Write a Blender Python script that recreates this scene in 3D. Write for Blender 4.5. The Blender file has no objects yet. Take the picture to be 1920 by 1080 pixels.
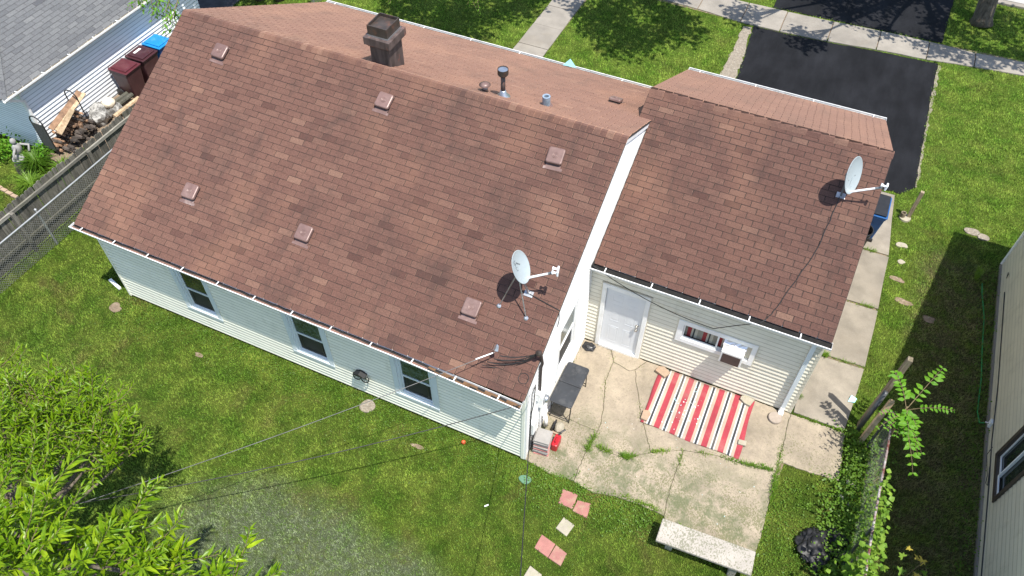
import bpy, math, random
import numpy as np
from mathutils import Vector, Matrix, Euler
R = math.radians
random.seed(7); rng = np.random.default_rng(7)
SC = bpy.context.scene
COL = SC.collection

# ------------------------------------------------------------------ camera, light
cam_d = bpy.data.cameras.new('camera'); cam = bpy.data.objects.new('camera', cam_d); COL.objects.link(cam)
cam.location = (3.03247, -7.33375, 15.25844)
cam.rotation_euler = (R(39.74745), R(-0.21524), R(24.66106))
cam_d.sensor_width = 36.0; cam_d.lens = 27.608; cam_d.clip_end = 2000; cam_d.clip_start = .1
SC.camera = cam
SUN = Vector((.335, -.172, 1.0)).normalized()
W = bpy.data.worlds.new('World'); SC.world = W; W.use_nodes = True
wn = W.node_tree
sky = wn.nodes.new('ShaderNodeTexSky'); sky.sky_type = 'NISHITA'; sky.sun_disc = False
sky.sun_elevation = R(69.9); sky.sun_rotation = R(114.8); sky.air_density = 1.0; sky.dust_density = 1.0
wn.links.new(sky.outputs[0], wn.nodes['Background'].inputs[0])
wn.nodes['Background'].inputs[1].default_value = 0.15
sl = bpy.data.lights.new('sun', 'SUN'); sl.energy = 4.8; sl.angle = R(.53); sl.color = (1, .955, .88)
so = bpy.data.objects.new('sun', sl); COL.objects.link(so)
so.rotation_euler = SUN.to_track_quat('Z', 'Y').to_euler(); so.location = SUN * 60
SC.view_settings.view_transform = 'Standard'; SC.view_settings.look = 'None'
SC.view_settings.exposure = 0.75; SC.view_settings.gamma = 1.0; SC.view_settings.use_curve_mapping = False
CAMP = Vector(cam.location)

# ------------------------------------------------------------------ node helpers
class NT:
    def __init__(s, m):
        s.nt = m.node_tree; s.b = s.nt.nodes.get('Principled BSDF')
    def n(s, typ, ins=None, **pr):
        nd = s.nt.nodes.new('ShaderNode' + typ)
        for k, v in pr.items(): setattr(nd, k, v)
        for k, v in (ins or {}).items():
            if hasattr(v, 'links') or isinstance(v, bpy.types.NodeSocket): s.nt.links.new(v, nd.inputs[k])
            else: nd.inputs[k].default_value = v
        return nd
    def pos(s, sc=(1, 1, 1), rot=(0, 0, 0)):
        g = s.n('NewGeometry').outputs['Position']
        return s.n('Mapping', {'Vector': g, 'Scale': sc, 'Rotation': rot}).outputs[0]
    def noise(s, vec, scale, detail=3, rough=.55, dist=0):
        return s.n('TexNoise', {'Vector': vec, 'Scale': scale, 'Detail': detail, 'Roughness': rough, 'Distortion': dist}).outputs['Fac']
    def rng(s, v, a, b, c=0., d=1., smooth=False):
        return s.n('MapRange', {0: v, 1: a, 2: b, 3: c, 4: d}, interpolation_type='SMOOTHSTEP' if smooth else 'LINEAR').outputs[0]
    def math(s, op, a, b=0., c=0.):
        return s.n('Math', {0: a, 1: b, 2: c}, operation=op).outputs[0]
    def mix(s, f, a, b, mode='MIX'):
        nd = s.n('Mix', data_type='RGBA', blend_type=mode)
        for i, v in ((0, f), (6, a), (7, b)):
            if isinstance(v, bpy.types.NodeSocket): s.nt.links.new(v, nd.inputs[i])
            else: nd.inputs[i].default_value = (*v, 1) if isinstance(v, tuple) and len(v) == 3 else v
        return nd.outputs[2]
    def scale(s, col, f):
        nd = s.n('VectorMath', operation='SCALE')
        if isinstance(col, bpy.types.NodeSocket): s.nt.links.new(col, nd.inputs[0])
        else: nd.inputs[0].default_value = col
        if isinstance(f, bpy.types.NodeSocket): s.nt.links.new(f, nd.inputs['Scale'])
        else: nd.inputs['Scale'].default_value = f
        return nd.outputs[0]
    def ramp(s, f, stops, const=False):
        nd = s.n('ValToRGB', {0: f}); cr = nd.color_ramp
        if const: cr.interpolation = 'CONSTANT'
        while len(cr.elements) < len(stops): cr.elements.new(.5)
        for e, (p, c) in zip(cr.elements, stops): e.position = p; e.color = (*c, 1)
        return nd.outputs[0]
    def bump(s, h, strength, dist=.01):
        b = s.n('Bump', {'Height': h, 'Strength': strength, 'Distance': dist})
        s.nt.links.new(b.outputs[0], s.b.inputs['Normal'])
    def out(s, col=None, rough=None, **k):
        for nme, v in (('Base Color', col), ('Roughness', rough)):
            if v is None: continue
            if isinstance(v, bpy.types.NodeSocket): s.nt.links.new(v, s.b.inputs[nme])
            else: s.b.inputs[nme].default_value = (*v, 1) if isinstance(v, tuple) else v
        for kk, v in k.items(): s.b.inputs[kk].default_value = v

def newmat(name):
    m = bpy.data.materials.new(name); m.use_nodes = True
    return m, NT(m)

def mat(name, col, rough=.6, metal=0., var=.15, scale=5., bump=0., bscale=60., objvar=0., stretch=(1, 1, 1), dirt=None, dirtamt=.5, dirtscale=2.5, spec=.5):
    m, n = newmat(name)
    p = n.pos(stretch)
    f = n.rng(n.noise(p, scale, 4), .28, .72, 1 - var, 1 + var)
    if objvar:
        o = n.n('ObjectInfo').outputs['Random']
        f = n.math('MULTIPLY', f, n.rng(o, 0, 1, 1 - objvar, 1 + objvar))
    c = n.scale(col, f)
    if dirt:
        d = n.rng(n.noise(p, dirtscale, 5, .65), .5, .68, 0, dirtamt, True)
        c = n.mix(d, c, dirt)
    n.out(c, rough, Metallic=metal)
    n.b.inputs['Specular IOR Level'].default_value = spec
    if bump: n.bump(n.noise(p, bscale, 3), bump, .01)
    return m

# ------------------------------------------------------------------ mesh helpers
WLOC = {}
class MB:
    def __init__(s): s.v = []; s.f = []; s.mi = []; s.t = []
    def add(s, vs, fs, mi=0, tone=.5):
        o = len(s.v); s.v.extend([tuple(x) for x in vs])
        for f in fs: s.f.append(tuple(i + o for i in f)); s.mi.append(mi); s.t.append(tone)
        return s
    def box(s, x0, x1, y0, y1, z0, z1, mi=0, M=None, tone=.5):
        vs = [Vector(q) for q in ((x0, y0, z0), (x1, y0, z0), (x1, y1, z0), (x0, y1, z0), (x0, y0, z1), (x1, y0, z1), (x1, y1, z1), (x0, y1, z1))]
        if M is not None: vs = [M @ q for q in vs]
        return s.add(vs, [(0, 3, 2, 1), (4, 5, 6, 7), (0, 1, 5, 4), (1, 2, 6, 5), (2, 3, 7, 6), (3, 0, 4, 7)], mi, tone)
    def prism(s, poly, z0, z1, mi=0, M=None):
        n = len(poly); a = sum(poly[i][0] * poly[(i + 1) % n][1] - poly[(i + 1) % n][0] * poly[i][1] for i in range(n))
        if a < 0: poly = poly[::-1]
        vs = [Vector((x, y, z0)) for x, y in poly] + [Vector((x, y, z1)) for x, y in poly]
        if M is not None: vs = [M @ q for q in vs]
        return s.add(vs, [tuple(range(n))[::-1], tuple(range(n, 2 * n))] + [(i, (i + 1) % n, n + (i + 1) % n, n + i) for i in range(n)], mi)
    def tube(s, pts, r, n=6, mi=0, caps=True):
        pts = [Vector(q) for q in pts]; rr = r if isinstance(r, (list, tuple)) else [r] * len(pts)
        vs = []; up = Vector((0, 0, 1)); a = None
        for i, q in enumerate(pts):
            d = (pts[min(i + 1, len(pts) - 1)] - pts[max(i - 1, 0)])
            d = d.normalized() if d.length > 1e-9 else up
            if a is None: a = d.orthogonal().normalized()
            a = (a - d * a.dot(d)); a = a.normalized() if a.length > 1e-6 else d.orthogonal().normalized()
            b = d.cross(a)
            for k in range(n):
                t = 2 * math.pi * k / n; vs.append(q + (a * math.cos(t) + b * math.sin(t)) * rr[i])
        fs = [(i * n + k, i * n + (k + 1) % n, (i + 1) * n + (k + 1) % n, (i + 1) * n + k) for i in range(len(pts) - 1) for k in range(n)]
        if caps: fs += [tuple(range(n))[::-1], tuple(range((len(pts) - 1) * n, len(pts) * n))]
        return s.add(vs, fs, mi)
    def lathe(s, prof, n=24, M=None, mi=0, sx=1, sy=1):
        vs = []; 
        for r_, z in prof:
            for k in range(n):
                t = 2 * math.pi * k / n; q = Vector((r_ * math.cos(t) * sx, r_ * math.sin(t) * sy, z)); vs.append(M @ q if M is not None else q)
        L = len(prof)
        fs = [(i * n + k, i * n + (k + 1) % n, (i + 1) * n + (k + 1) % n, (i + 1) * n + k) for i in range(L - 1) for k in range(n)]
        if prof[-1][0] > 1e-6: fs.append(tuple(range((L - 1) * n, L * n)))
        if prof[0][0] > 1e-6: fs.append(tuple(range(n))[::-1])
        return s.add(vs, fs, mi)
    def blob(s, c, r, seed=0, sub=2, amp=.25, mi=0, wrinkle=0):
        import bmesh
        bm = bmesh.new(); bmesh.ops.create_icosphere(bm, subdivisions=sub, radius=1)
        from mathutils import noise as nz
        vs = []
        for v in bm.verts:
            k = 1 + amp * nz.noise(v.co * 1.7 + Vector((seed * 3.1, seed, 0))) + amp * .5 * nz.noise(v.co * 4 + Vector((seed, 0, seed * 2)))
            if wrinkle: k += wrinkle * (abs(nz.noise(v.co * 3.6 + Vector((seed, seed, 1)))) - .2) + wrinkle * .6 * abs(nz.noise(v.co * 8 + Vector((1, seed, 1))))
            vs.append((c[0] + v.co.x * r[0] * k, c[1] + v.co.y * r[1] * k, c[2] + v.co.z * r[2] * k))
        fs = [tuple(v.index for v in f.verts) for f in bm.faces]; bm.free()
        return s.add(vs, fs, mi)
    def build(s, name, mats, parent=None, label=None, cat=None, group=None, kind=None, smooth=False, bev=0, tone=False, origin=None, segs=2):
        v = np.array(s.v, float)
        o3 = np.array(origin) if origin is not None else np.array([(v[:, 0].min() + v[:, 0].max()) / 2, (v[:, 1].min() + v[:, 1].max()) / 2, v[:, 2].min()])
        me = bpy.data.meshes.new(name)
        me.from_pydata([tuple(q) for q in (v - o3)], [], s.f)
        for m in (mats if isinstance(mats, (list, tuple)) else [mats]): me.materials.append(m)
        if max(s.mi) > 0: me.polygons.foreach_set('material_index', s.mi)
        if smooth: me.polygons.foreach_set('use_smooth', [True] * len(s.f))
        if tone:
            at = me.attributes.new('tone', 'FLOAT', 'FACE'); at.data.foreach_set('value', np.array(s.t, np.float32))
        return place(bpy.data.objects.new(name, me), o3, parent, label, cat, group, kind, bev, segs)

def place(o, loc, parent=None, label=None, cat=None, group=None, kind=None, bev=0, segs=2):
    COL.objects.link(o); loc = np.array(loc, float); WLOC[o.name] = loc
    if parent is not None:
        o.parent = parent; o.location = loc - WLOC[parent.name]
    else: o.location = loc
    if label: o['label'] = label
    if cat: o['category'] = cat
    if group: o['group'] = group
    if kind: o['kind'] = kind
    if bev:
        b = o.modifiers.new('bevel', 'BEVEL'); b.width = bev; b.segments = segs; b.limit_method = 'ANGLE'; b.angle_limit = R(40)
    return o
def empty(name, loc, label, cat, group=None):
    o = bpy.data.objects.new(name, None); o.empty_display_size = .1
    return place(o, loc, None, label, cat, group)
def rotM(ax, ang): return Matrix.Rotation(ang, 4, ax)
def TM(x, y, z): return Matrix.Translation((x, y, z))
def catenary(a, b, sag, n=24):
    a = Vector(a); b = Vector(b)
    return [a.lerp(b, i / n) - Vector((0, 0, sag * 4 * (i / n) * (1 - i / n))) for i in range(n + 1)]
RM = Matrix(cam.rotation_euler.to_matrix()).transposed()
def view(P):   # build-time choice only: which alike pieces show largest
    q = RM @ (Vector(P) - CAMP)
    if q.z > -.1: return None
    u = 960 + 1472.4 * q.x / -q.z; v = 540 - 1472.4 * q.y / -q.z
    return (u, v, -q.z)
def inframe(P, mg=30):
    r = view(P); return r is not None and -mg < r[0] < 1920 + mg and -mg < r[1] < 1080 + mg

# ------------------------------------------------------------------ materials
def shingle_mat(name, stops, stain=.5, stainc=(.06, .045, .04), gran=.35, sheen=.25, warmth=.45):
    m, n = newmat(name)
    t = n.n('Attribute', attribute_name='tone').outputs['Fac']
    c = n.ramp(t, stops)
    p = n.pos()
    g = n.rng(n.noise(p, 120, 2, .7), .3, .7, 1 - gran, 1 + gran)
    g2 = n.rng(n.noise(p, 42, 3, .75), .3, .7, .72, 1.28)
    c = n.scale(c, n.math('MULTIPLY', g, g2))
    big = n.noise(n.pos((1.0, .5, .5), (0, 0, R(8))), 1.5, 6, .7, .5)
    st = n.rng(big, .47, .72, 0, stain, True)
    c = n.mix(st, c, stainc)
    warm = n.rng(n.noise(n.pos((1, .6, .6)), .75, 3), 0.48, .7, 0, warmth, True)
    c = n.mix(warm, c, n.mix(.5, n.scale(c, 1.35), (.26, .14, .085)))
    n.out(c, .92); n.b.inputs['Specular IOR Level'].default_value = .25
    n.b.inputs['Sheen Weight'].default_value = sheen; n.b.inputs['Sheen Roughness'].default_value = .4
    n.b.inputs['Sheen Tint'].default_value = (1, .58, .38, 1); n.b.inputs['Diffuse Roughness'].default_value = 1.0
    n.bump(n.noise(p, 220, 2), .5, .004)
    return m
BR = [(0, (.074, .036, .029)), (.22, (.1, .051, .04)), (.5, (.124, .064, .049)), (.75, (.145, .079, .059)), (1, (.184, .107, .077))]
M_SH = shingle_mat('brown_shingle', BR, .5, (.042, .03, .027), .35, .85)
GR = [(0, (.08, .083, .09)), (.3, (.112, .116, .121)), (.55, (.138, .142, .145)), (1, (.172, .176, .175))]
M_SHG = shingle_mat('grey_shingle', GR, .12, (.12, .12, .13), .25, .1, 0.)
M_DECK = mat('roof_felt', (.035, .024, .02), .95, var=.2)
M_BUTTSHADE = mat('shingle_edge', (.045, .026, .021), .95, var=.3, scale=9)  # dark cut edge, also used for the shadow line painted on each tab
M_DECKG = mat('roof_felt_grey', (.07, .07, .075), .95, var=.2)  # also the butt face and painted shadow line on grey shingle tabs

def siding(name, col, dirt, amt=.25, rough=.45):
    m, n = newmat(name)
    p = n.pos((.6, .6, 2.5))
    f = n.rng(n.noise(p, 2.2, 4), .3, .7, .955, 1.03)
    o = n.n('ObjectInfo').outputs['Random']
    f = n.math('MULTIPLY', f, n.rng(o, 0, 1, .965, 1.02))
    c = n.scale(col, f)
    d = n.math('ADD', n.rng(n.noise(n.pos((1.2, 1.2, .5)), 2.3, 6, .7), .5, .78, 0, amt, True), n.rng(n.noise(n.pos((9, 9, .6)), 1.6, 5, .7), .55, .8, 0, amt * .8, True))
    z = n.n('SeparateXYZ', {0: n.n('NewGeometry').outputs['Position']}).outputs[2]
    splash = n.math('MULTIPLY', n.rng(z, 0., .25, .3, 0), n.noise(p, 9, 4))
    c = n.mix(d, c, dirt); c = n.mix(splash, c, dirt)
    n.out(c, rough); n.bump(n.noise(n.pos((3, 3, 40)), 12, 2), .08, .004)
    return m
M_SID = siding('cream_siding', (.86, .845, .72), (.36, .35, .26))
M_SIDP = siding('yellow_cream_siding', (.77, .72, .595), (.36, .31, .2))
M_SIDW = siding('white_siding', (.82, .82, .8), (.5, .48, .42), .12)
M_SIDN = siding('neighbour_siding', (.8, .83, .85), (.3, .34, .38), .12)
M_SIDT = siding('tan_siding', (.56, .51, .385), (.2, .17, .12), .3, .6)
LIP_SHADE = {}  # darker lip tones: shadow lines between courses painted in, with some grime
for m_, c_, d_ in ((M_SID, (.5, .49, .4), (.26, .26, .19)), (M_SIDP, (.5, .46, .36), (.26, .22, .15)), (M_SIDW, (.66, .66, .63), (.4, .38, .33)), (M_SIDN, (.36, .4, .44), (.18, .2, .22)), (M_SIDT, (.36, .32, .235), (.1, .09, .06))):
    LIP_SHADE[m_.name] = siding(m_.name + '_edge', c_, d_, .5)
M_TRIM = mat('white_trim', (.8, .8, .78), .4, var=.05, scale=3, dirt=(.45, .43, .37), dirtamt=.2)
M_TRIMB = mat('blue_white_trim', (.66, .71, .73), .4, var=.05, dirt=(.4, .4, .37), dirtamt=.15)
M_TRIMC = mat('cream_trim', (.62, .58, .47), .5, var=.08, dirt=(.35, .33, .25), dirtamt=.3)
M_GUT = mat('white_gutter', (.76, .76, .74), .35, var=.08, scale=4, dirt=(.3, .27, .22), dirtamt=.45, dirtscale=4)
M_MUCK = mat('gutter_muck', (.007, .007, .0065), .9, var=.5, scale=12, dirt=(.045, .033, .022), dirtamt=.4, dirtscale=5, bump=.6, bscale=40)
M_MUCKR = mat('gutter_grit', (.19, .105, .08), .9, var=.25, scale=14, dirt=(.06, .045, .035), dirtamt=.6, dirtscale=5, bump=.3)
M_BLACKPL = mat('black_plastic', (.016, .016, .018), .42, var=.3, scale=8)
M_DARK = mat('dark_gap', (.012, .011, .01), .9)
M_FOUND = mat('foundation', (.03, .028, .025), .9, var=.3)
M_ROTWOOD = mat('bare_wood', (.12, .065, .03), .85, var=.4, scale=6, stretch=(.4, 3, 3), dirt=(.04, .03, .02), dirtamt=.7)
M_GLASS, _n = newmat('window_glass')
_n.out(_n.scale((.014, .02, .017), _n.rng(_n.noise(_n.pos(), 2.5, 3), .35, .7, .6, 2.0)), .04); _n.b.inputs['Specular IOR Level'].default_value = .8
M_GLASSF, _n = newmat('hazed_glass')
_n.out(_n.mix(_n.rng(_n.noise(_n.pos(), 13, 5, .7), .42, .66), (.018, .035, .026), (.1, .14, .125)), .14)
M_SCREEN = mat('insect_screen', (.014, .016, .018), .6, var=.25, scale=5)
M_DOOR = mat('white_door', (.66, .68, .7), .35, var=.03)
M_CHROME = mat('satin_nickel', (.5, .47, .42), .28, 1.0, var=.1)
M_GALV = mat('galvanised_steel', (.5, .52, .54), .38, .9, var=.2, scale=14, dirt=(.25, .22, .2), dirtamt=.3)
M_RUSTFL, _n = newmat('rusty_flue')
_p = _n.pos((1, 1, .35))
_c = _n.mix(_n.rng(_n.noise(_p, 4.5, 6, .75), .57, .66, 0, .9, True), _n.scale((.085, .062, .056), _n.rng(_n.noise(_n.pos((2, 2, .4)), 5, 4), .3, .7, .55, 1.5)), (.3, .1, .055))
_n.out(_c, .6); _n.b.inputs['Metallic'].default_value = .15; _n.bump(_n.noise(_p, 30), .25, .006)
M_FLUETOP = mat('flue_top', (.065, .052, .044), .5, .4, var=.35, scale=6, dirt=(.17, .08, .05), dirtamt=.6, dirtscale=5)
M_VENT = mat('brown_vent', (.165, .1, .086), .42, .1, var=.15, scale=9, dirt=(.3, .22, .19), dirtamt=.3, objvar=.12)
M_FLASH = mat('vent_flashing', (.15, .09, .078), .5, .1, var=.2, dirt=(.4, .34, .31), dirtamt=.4)
M_DISH = mat('dish_enamel', (.31, .355, .37), .4, var=.04, scale=4, dirt=(.42, .43, .4), dirtamt=.2)
M_DISHW = mat('dish_arm_enamel', (.76, .78, .79), .35, var=.05)
M_DISHD = mat('dish_bracket', (.16, .18, .19), .5, .4, var=.3)
M_INK = mat('dark_ink', (.05, .055, .06), .6, var=.1)
M_PALEINK = mat('pale_ink', (.33, .38, .4), .6, var=.1)
M_CABLE = mat('black_cable', (.02, .019, .018), .6, var=.2)
M_CABLEG = mat('grey_cable', (.08, .08, .08), .5, var=.35, scale=3)
M_ACB = mat('ac_white', (.74, .73, .7), .4, var=.06, dirt=(.5, .45, .38), dirtamt=.4)
M_ACG = mat('ac_grille', (.07, .045, .04), .55, var=.2)
M_FOIL = mat('foil_flap', (.75, .75, .75), .3, .6, var=.15, bump=.8, bscale=18)
M_CURT, _n = newmat('striped_curtain')
_x = _n.n('SeparateXYZ', {0: _n.n('NewGeometry').outputs['Position']}).outputs[0]
_f = _n.math('FRACT', _n.math('MULTIPLY', _n.math('SUBTRACT', _x, 2.2), 1 / .34))
CREAM = (.5, .42, .34)
_n.out(_n.ramp(_f, [(0, (.3, .25, .2)), (.25, (.32, .035, .035)), (.5, CREAM), (.62, (.05, .05, .05)), (.72, CREAM), (.9, (.3, .25, .2))], True), .9)

# lawn colour shared by the soil sheet and the blades
def lawn_colour(n, tone=None):
    g = n.n('NewGeometry').outputs['Position']
    sx = n.n('SeparateXYZ', {0: g}); x, y = sx.outputs[0], sx.outputs[1]
    flat = n.n('CombineXYZ', {0: x, 1: y}).outputs[0]
    a = n.noise(flat, .33, 4, .6); b = n.noise(flat, 1.7, 4, .6, .3); c = n.noise(flat, 7, 3, .6)
    front = n.math('MAXIMUM', n.rng(y, 9.6, 11.5), n.math('MULTIPLY', n.math('MULTIPLY', n.rng(x, 5.7, 6.3), n.rng(x, 7.6, 7.0)), n.rng(y, 2.5, 5)))
    lush = n.mix(n.rng(b, .36, .66), (.115, .208, .025), (.218, .295, .05))
    back = n.mix(n.rng(b, .36, .66), (.086, .158, .018), (.188, .248, .04))
    col = n.mix(front, back, lush)
    dry = n.math('MULTIPLY', n.rng(n.noise(flat, .9, 5, .65, .5), .53, .72, 0, 1, True), n.rng(front, 0, 1, .6, .35))
    col = n.mix(dry, col, (.19, .165, .055))
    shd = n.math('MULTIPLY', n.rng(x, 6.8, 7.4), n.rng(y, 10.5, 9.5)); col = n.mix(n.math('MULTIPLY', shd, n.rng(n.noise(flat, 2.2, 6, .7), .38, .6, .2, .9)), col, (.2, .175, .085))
    # pale dried clippings lying on the back lawn
    dx = n.math('MULTIPLY', n.math('ADD', x, 2.9), .25); dy = n.math('MULTIPLY', n.math('ADD', y, 4.1), .56)
    d = n.math('ADD', n.math('SQRT', n.math('ADD', n.math('MULTIPLY', dx, dx), n.math('MULTIPLY', dy, dy))), n.math('MULTIPLY', n.math('SUBTRACT', a, .5), 1.2))
    clip = n.math('MULTIPLY', n.rng(d, 1.05, .5, 0, 1, True), n.rng(n.noise(flat, 7.5, 6, .75), .3, .58, .15, 1.0))
    col = n.mix(clip, col, (.19, .225, .13))
    col = n.mix(n.rng(c, .3, .75, 0, .35), col, n.scale(col, 1.5))
    return col, clip
M_LAWN, _n = newmat('lawn_soil')
_c, _ = lawn_colour(_n)
_fine = _n.noise(_n.pos(), 60, 4, .75)
_n.out(_n.scale(_c, _n.rng(_fine, .3, .7, .16, .65)), .95); _n.b.inputs['Specular IOR Level'].default_value = .1
_n.bump(_fine, 1.0, .04)
M_GRASS, _n = newmat('grass_blades')
_c, _ = lawn_colour(_n)
_t = _n.n('Attribute', attribute_name='tone').outputs['Fac']
_c = _n.scale(_c, _n.rng(_t, 0, 1, .45, 1.95))
_n.out(_c, .7); _n.b.inputs['Specular IOR Level'].default_value = .12
_tr = _n.n('BsdfTranslucent', {'Color': _n.scale(_c, 1.25)})
_mx = _n.n('MixShader', {0: .32, 1: _n.b.outputs[0], 2: _tr.outputs[0]})
_n.nt.links.new(_mx.outputs[0], _n.nt.nodes['Material Output'].inputs[0])

def leaf_mat(name, c1, c2, trans=.35, rough=.35, tint=(1.3, 1.3, .6)):
    m, n = newmat(name)
    p = n.pos(); o = n.n('ObjectInfo').outputs['Random']
    f = n.math('ADD', n.math('MULTIPLY', n.noise(p, 9, 3), .75), n.math('MULTIPLY', o, .3))
    c = n.mix(n.rng(f, .3, .8), c1, c2)
    n.out(c, rough + .1); n.b.inputs['Specular IOR Level'].default_value = .22
    tr = n.n('BsdfTranslucent', {'Color': n.mix(1.0, c, tint, 'MULTIPLY')})
    mx = n.n('MixShader', {0: trans, 1: n.b.outputs[0], 2: tr.outputs[0]})
    n.nt.links.new(mx.outputs[0], n.nt.nodes['Material Output'].inputs[0])
    return m
M_LEAF = leaf_mat('bright_leaf', (.065, .15, .004), (.3, .41, .014), .26, .26)
M_LEAFD = leaf_mat('street_tree_leaf', (.05, .12, .015), (.11, .21, .03))
M_LEAFS = leaf_mat('sapling_leaf', (.075, .215, .012), (.15, .31, .022), .35, .4)
M_LEAFV = leaf_mat('vine_leaf', (.09, .2, .015), (.24, .36, .05), .35, .4)
M_LEAFY = leaf_mat('yellow_maple_leaf', (.45, .36, .05), (.55, .45, .1))
M_WEED = leaf_mat('weed_leaf', (.065, .15, .014), (.15, .25, .028))
M_TUFT = leaf_mat('tuft_blades', (.09, .19, .015), (.2, .3, .035))
M_BARK, _n = newmat('ridged_bark')
_p = _n.pos((7, 7, 1.2)); _f = _n.noise(_p, 2.6, 5, .65, .6)
_n.out(_n.ramp(_f, [(.3, (.035, .028, .02)), (.5, (.12, .095, .068)), (.72, (.2, .165, .12))]), .95); _n.bump(_f, 1, .05)
M_TWIG = mat('twig', (.16, .12, .06), .85, var=.3, scale=10)

M_CONC, _n = newmat('tan_patio_concrete')
_p = _n.pos(); _sx = _n.n('SeparateXYZ', {0: _p})
_c = _n.scale((.285, .237, .175), _n.rng(_n.noise(_p, 1.3, 7, .7), .3, .7, .7, 1.22))
_c = _n.scale(_c, _n.rng(_n.noise(_p, 17, 6, .8), .3, .7, .8, 1.17))
_c = _n.mix(_n.rng(_n.noise(_p, .8, 5, .65, .6), .52, .68, 0, .55, True), _c, (.15, .125, .095))
_c = _n.mix(_n.rng(_n.noise(_n.pos((1, 1, 1), (0, 0, .5)), 4.5, 5, .75, .8), .6, .7, 0, .45, True), _c, (.1, .085, .065))
_o = _n.n('ObjectInfo').outputs['Random']; _c = _n.scale(_c, _n.rng(_o, 0, 1, .93, 1.06))
_low = _n.rng(_sx.outputs[1], 1.9, .8, 0.06, 1); _rt = _n.rng(_sx.outputs[0], 4.2, 5.2, 0, .6)
_am = _n.math('MULTIPLY', _n.math('MAXIMUM', _low, _n.math('MULTIPLY', _rt, _n.rng(_sx.outputs[1], 3.4, 2.6))), _n.rng(_n.noise(_p, 1.9, 6, .65, .3), .34, .64, .015, .23))
_fl = _n.noise(_n.pos((1, .7, 1), (0, 0, .6)), 32, 3, .75)
_cl = _n.math('GREATER_THAN', _fl, _n.math('SUBTRACT', .655, _am))
_c = _n.mix(_n.math('MULTIPLY', _cl, .72), _c, (.1, .105, .04))
_mo = _n.rng(_n.noise(_p, 1.6, 8, .75, .3), .44, .6, 0, .8, True)
_c = _n.mix(_n.math('MULTIPLY', _mo, _low), _c, (.085, .1, .045))
_n.out(_c, .9); _n.bump(_n.noise(_p, 90, 4, .7), .35, .006)

def conc(name, col, var=.16, stainc=(.2, .17, .13), st=.4):
    m, n = newmat(name)
    p = n.pos(); c = n.scale(col, n.rng(n.noise(p, 1.6, 5, .62), .3, .7, 1 - var, 1 + var))
    c = n.scale(c, n.rng(n.n('ObjectInfo').outputs['Random'], 0, 1, .9, 1.08))
    c = n.mix(n.rng(n.noise(p, .9, 5, .65, .5), .53, .72, 0, st, True), c, stainc)
    c = n.scale(c, n.rng(n.noise(p, 70, 3, .7), .3, .7, .85, 1.13))
    n.out(c, .92); n.bump(n.noise(p, 80, 4, .7), .4, .006); return m
M_WALK = conc('walkway_concrete', (.21, .185, .148), .24)
M_SIDE = conc('sidewalk_concrete', (.225, .203, .172), .18)
M_STREET = conc('street_concrete', (.36, .345, .32), .1, (.33, .3, .27), .3)
M_ASPH, _n = newmat('fresh_asphalt')
_p = _n.pos()
_c = _n.scale((.0088, .0092, .0108), _n.rng(_n.noise(_p, .8, 4), .3, .7, .8, 1.3))
_c = _n.scale(_c, _n.rng(_n.noise(_n.pos((1, .25, 1)), 2.2, 5, .65), .35, .68, .82, 1.45)); _c = _n.scale(_c, _n.rng(_n.noise(_p, 85, 3, .8), .3, .7, .55, 1.5))
_sp = _n.math('GREATER_THAN', _n.noise(_p, 36, 2, .5), .76); _c = _n.mix(_n.math('MULTIPLY', _sp, .5), _c, (.1, .09, .075))
_n.out(_c, .9); _n.b.inputs['Specular IOR Level'].default_value = .12; _n.bump(_n.noise(_p, 110, 3), .8, .008)
M_ASPHO = mat('old_asphalt', (.045, .045, .05), .9, var=.45, scale=2.5, bump=.5, bscale=70)
M_DIRT = mat('bare_soil', (.17, .125, .085), .97, var=.3, scale=9, dirt=(.33, .27, .2), dirtamt=.6, dirtscale=14, bump=1, bscale=35)
M_GRAVEL = mat('dirt_gravel', (.2, .17, .13), .97, var=.35, scale=20, dirt=(.36, .33, .28), dirtamt=.7, dirtscale=24, bump=1, bscale=45)
M_PINK = mat('pink_paver', (.29, .128, .108), .9, var=.12, scale=7, dirt=(.3, .24, .15), dirtamt=.5, dirtscale=6, bump=.3, objvar=.07)
M_PALEP = mat('pale_paver', (.3, .27, .21), .9, var=.14, scale=7, dirt=(.27, .27, .16), dirtamt=.55, dirtscale=8, bump=.3, objvar=.05)
M_GREYP = mat('grey_paver', (.27, .255, .235), .9, var=.1, scale=6, bump=.3, objvar=.16)
M_REDP = mat('red_paver', (.42, .17, .15), .9, var=.12, scale=6, bump=.3, objvar=.12)
M_BRICK = mat('tan_block', (.31, .225, .155), .9, var=.14, scale=12, bump=.4, dirt=(.35, .2, .13), dirtamt=.4)
M_BENCH, _n = newmat('bench_concrete')
_p = _n.pos(); _c = _n.scale((.34, .31, .27), _n.rng(_n.noise(_p, 3, 5), .3, .7, .88, 1.1))
_sx = _n.n('SeparateXYZ', {0: _p})
_am = _n.math('MULTIPLY', _n.math('SUBTRACT', _n.noise(_p, 2.6, 4, .6), .38), .5)
_cl = _n.math('GREATER_THAN', _n.noise(_n.pos((1, .7, 1), (0, 0, .4)), 30, 3, .75), _n.math('SUBTRACT', .6, _am))
_c = _n.mix(_n.math('MULTIPLY', _cl, .7), _c, (.12, .125, .07))
_n.out(_c, .9); _n.bump(_n.noise(_p, 70, 4), .4, .006)
M_RUG, _n = newmat('striped_rug')
_p = _n.pos(); _sx = _n.n('SeparateXYZ', {0: _p})
_wob = _n.math('MULTIPLY', _n.math('SUBTRACT', _n.noise(_p, 1.2, 2), .5), .012)
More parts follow.
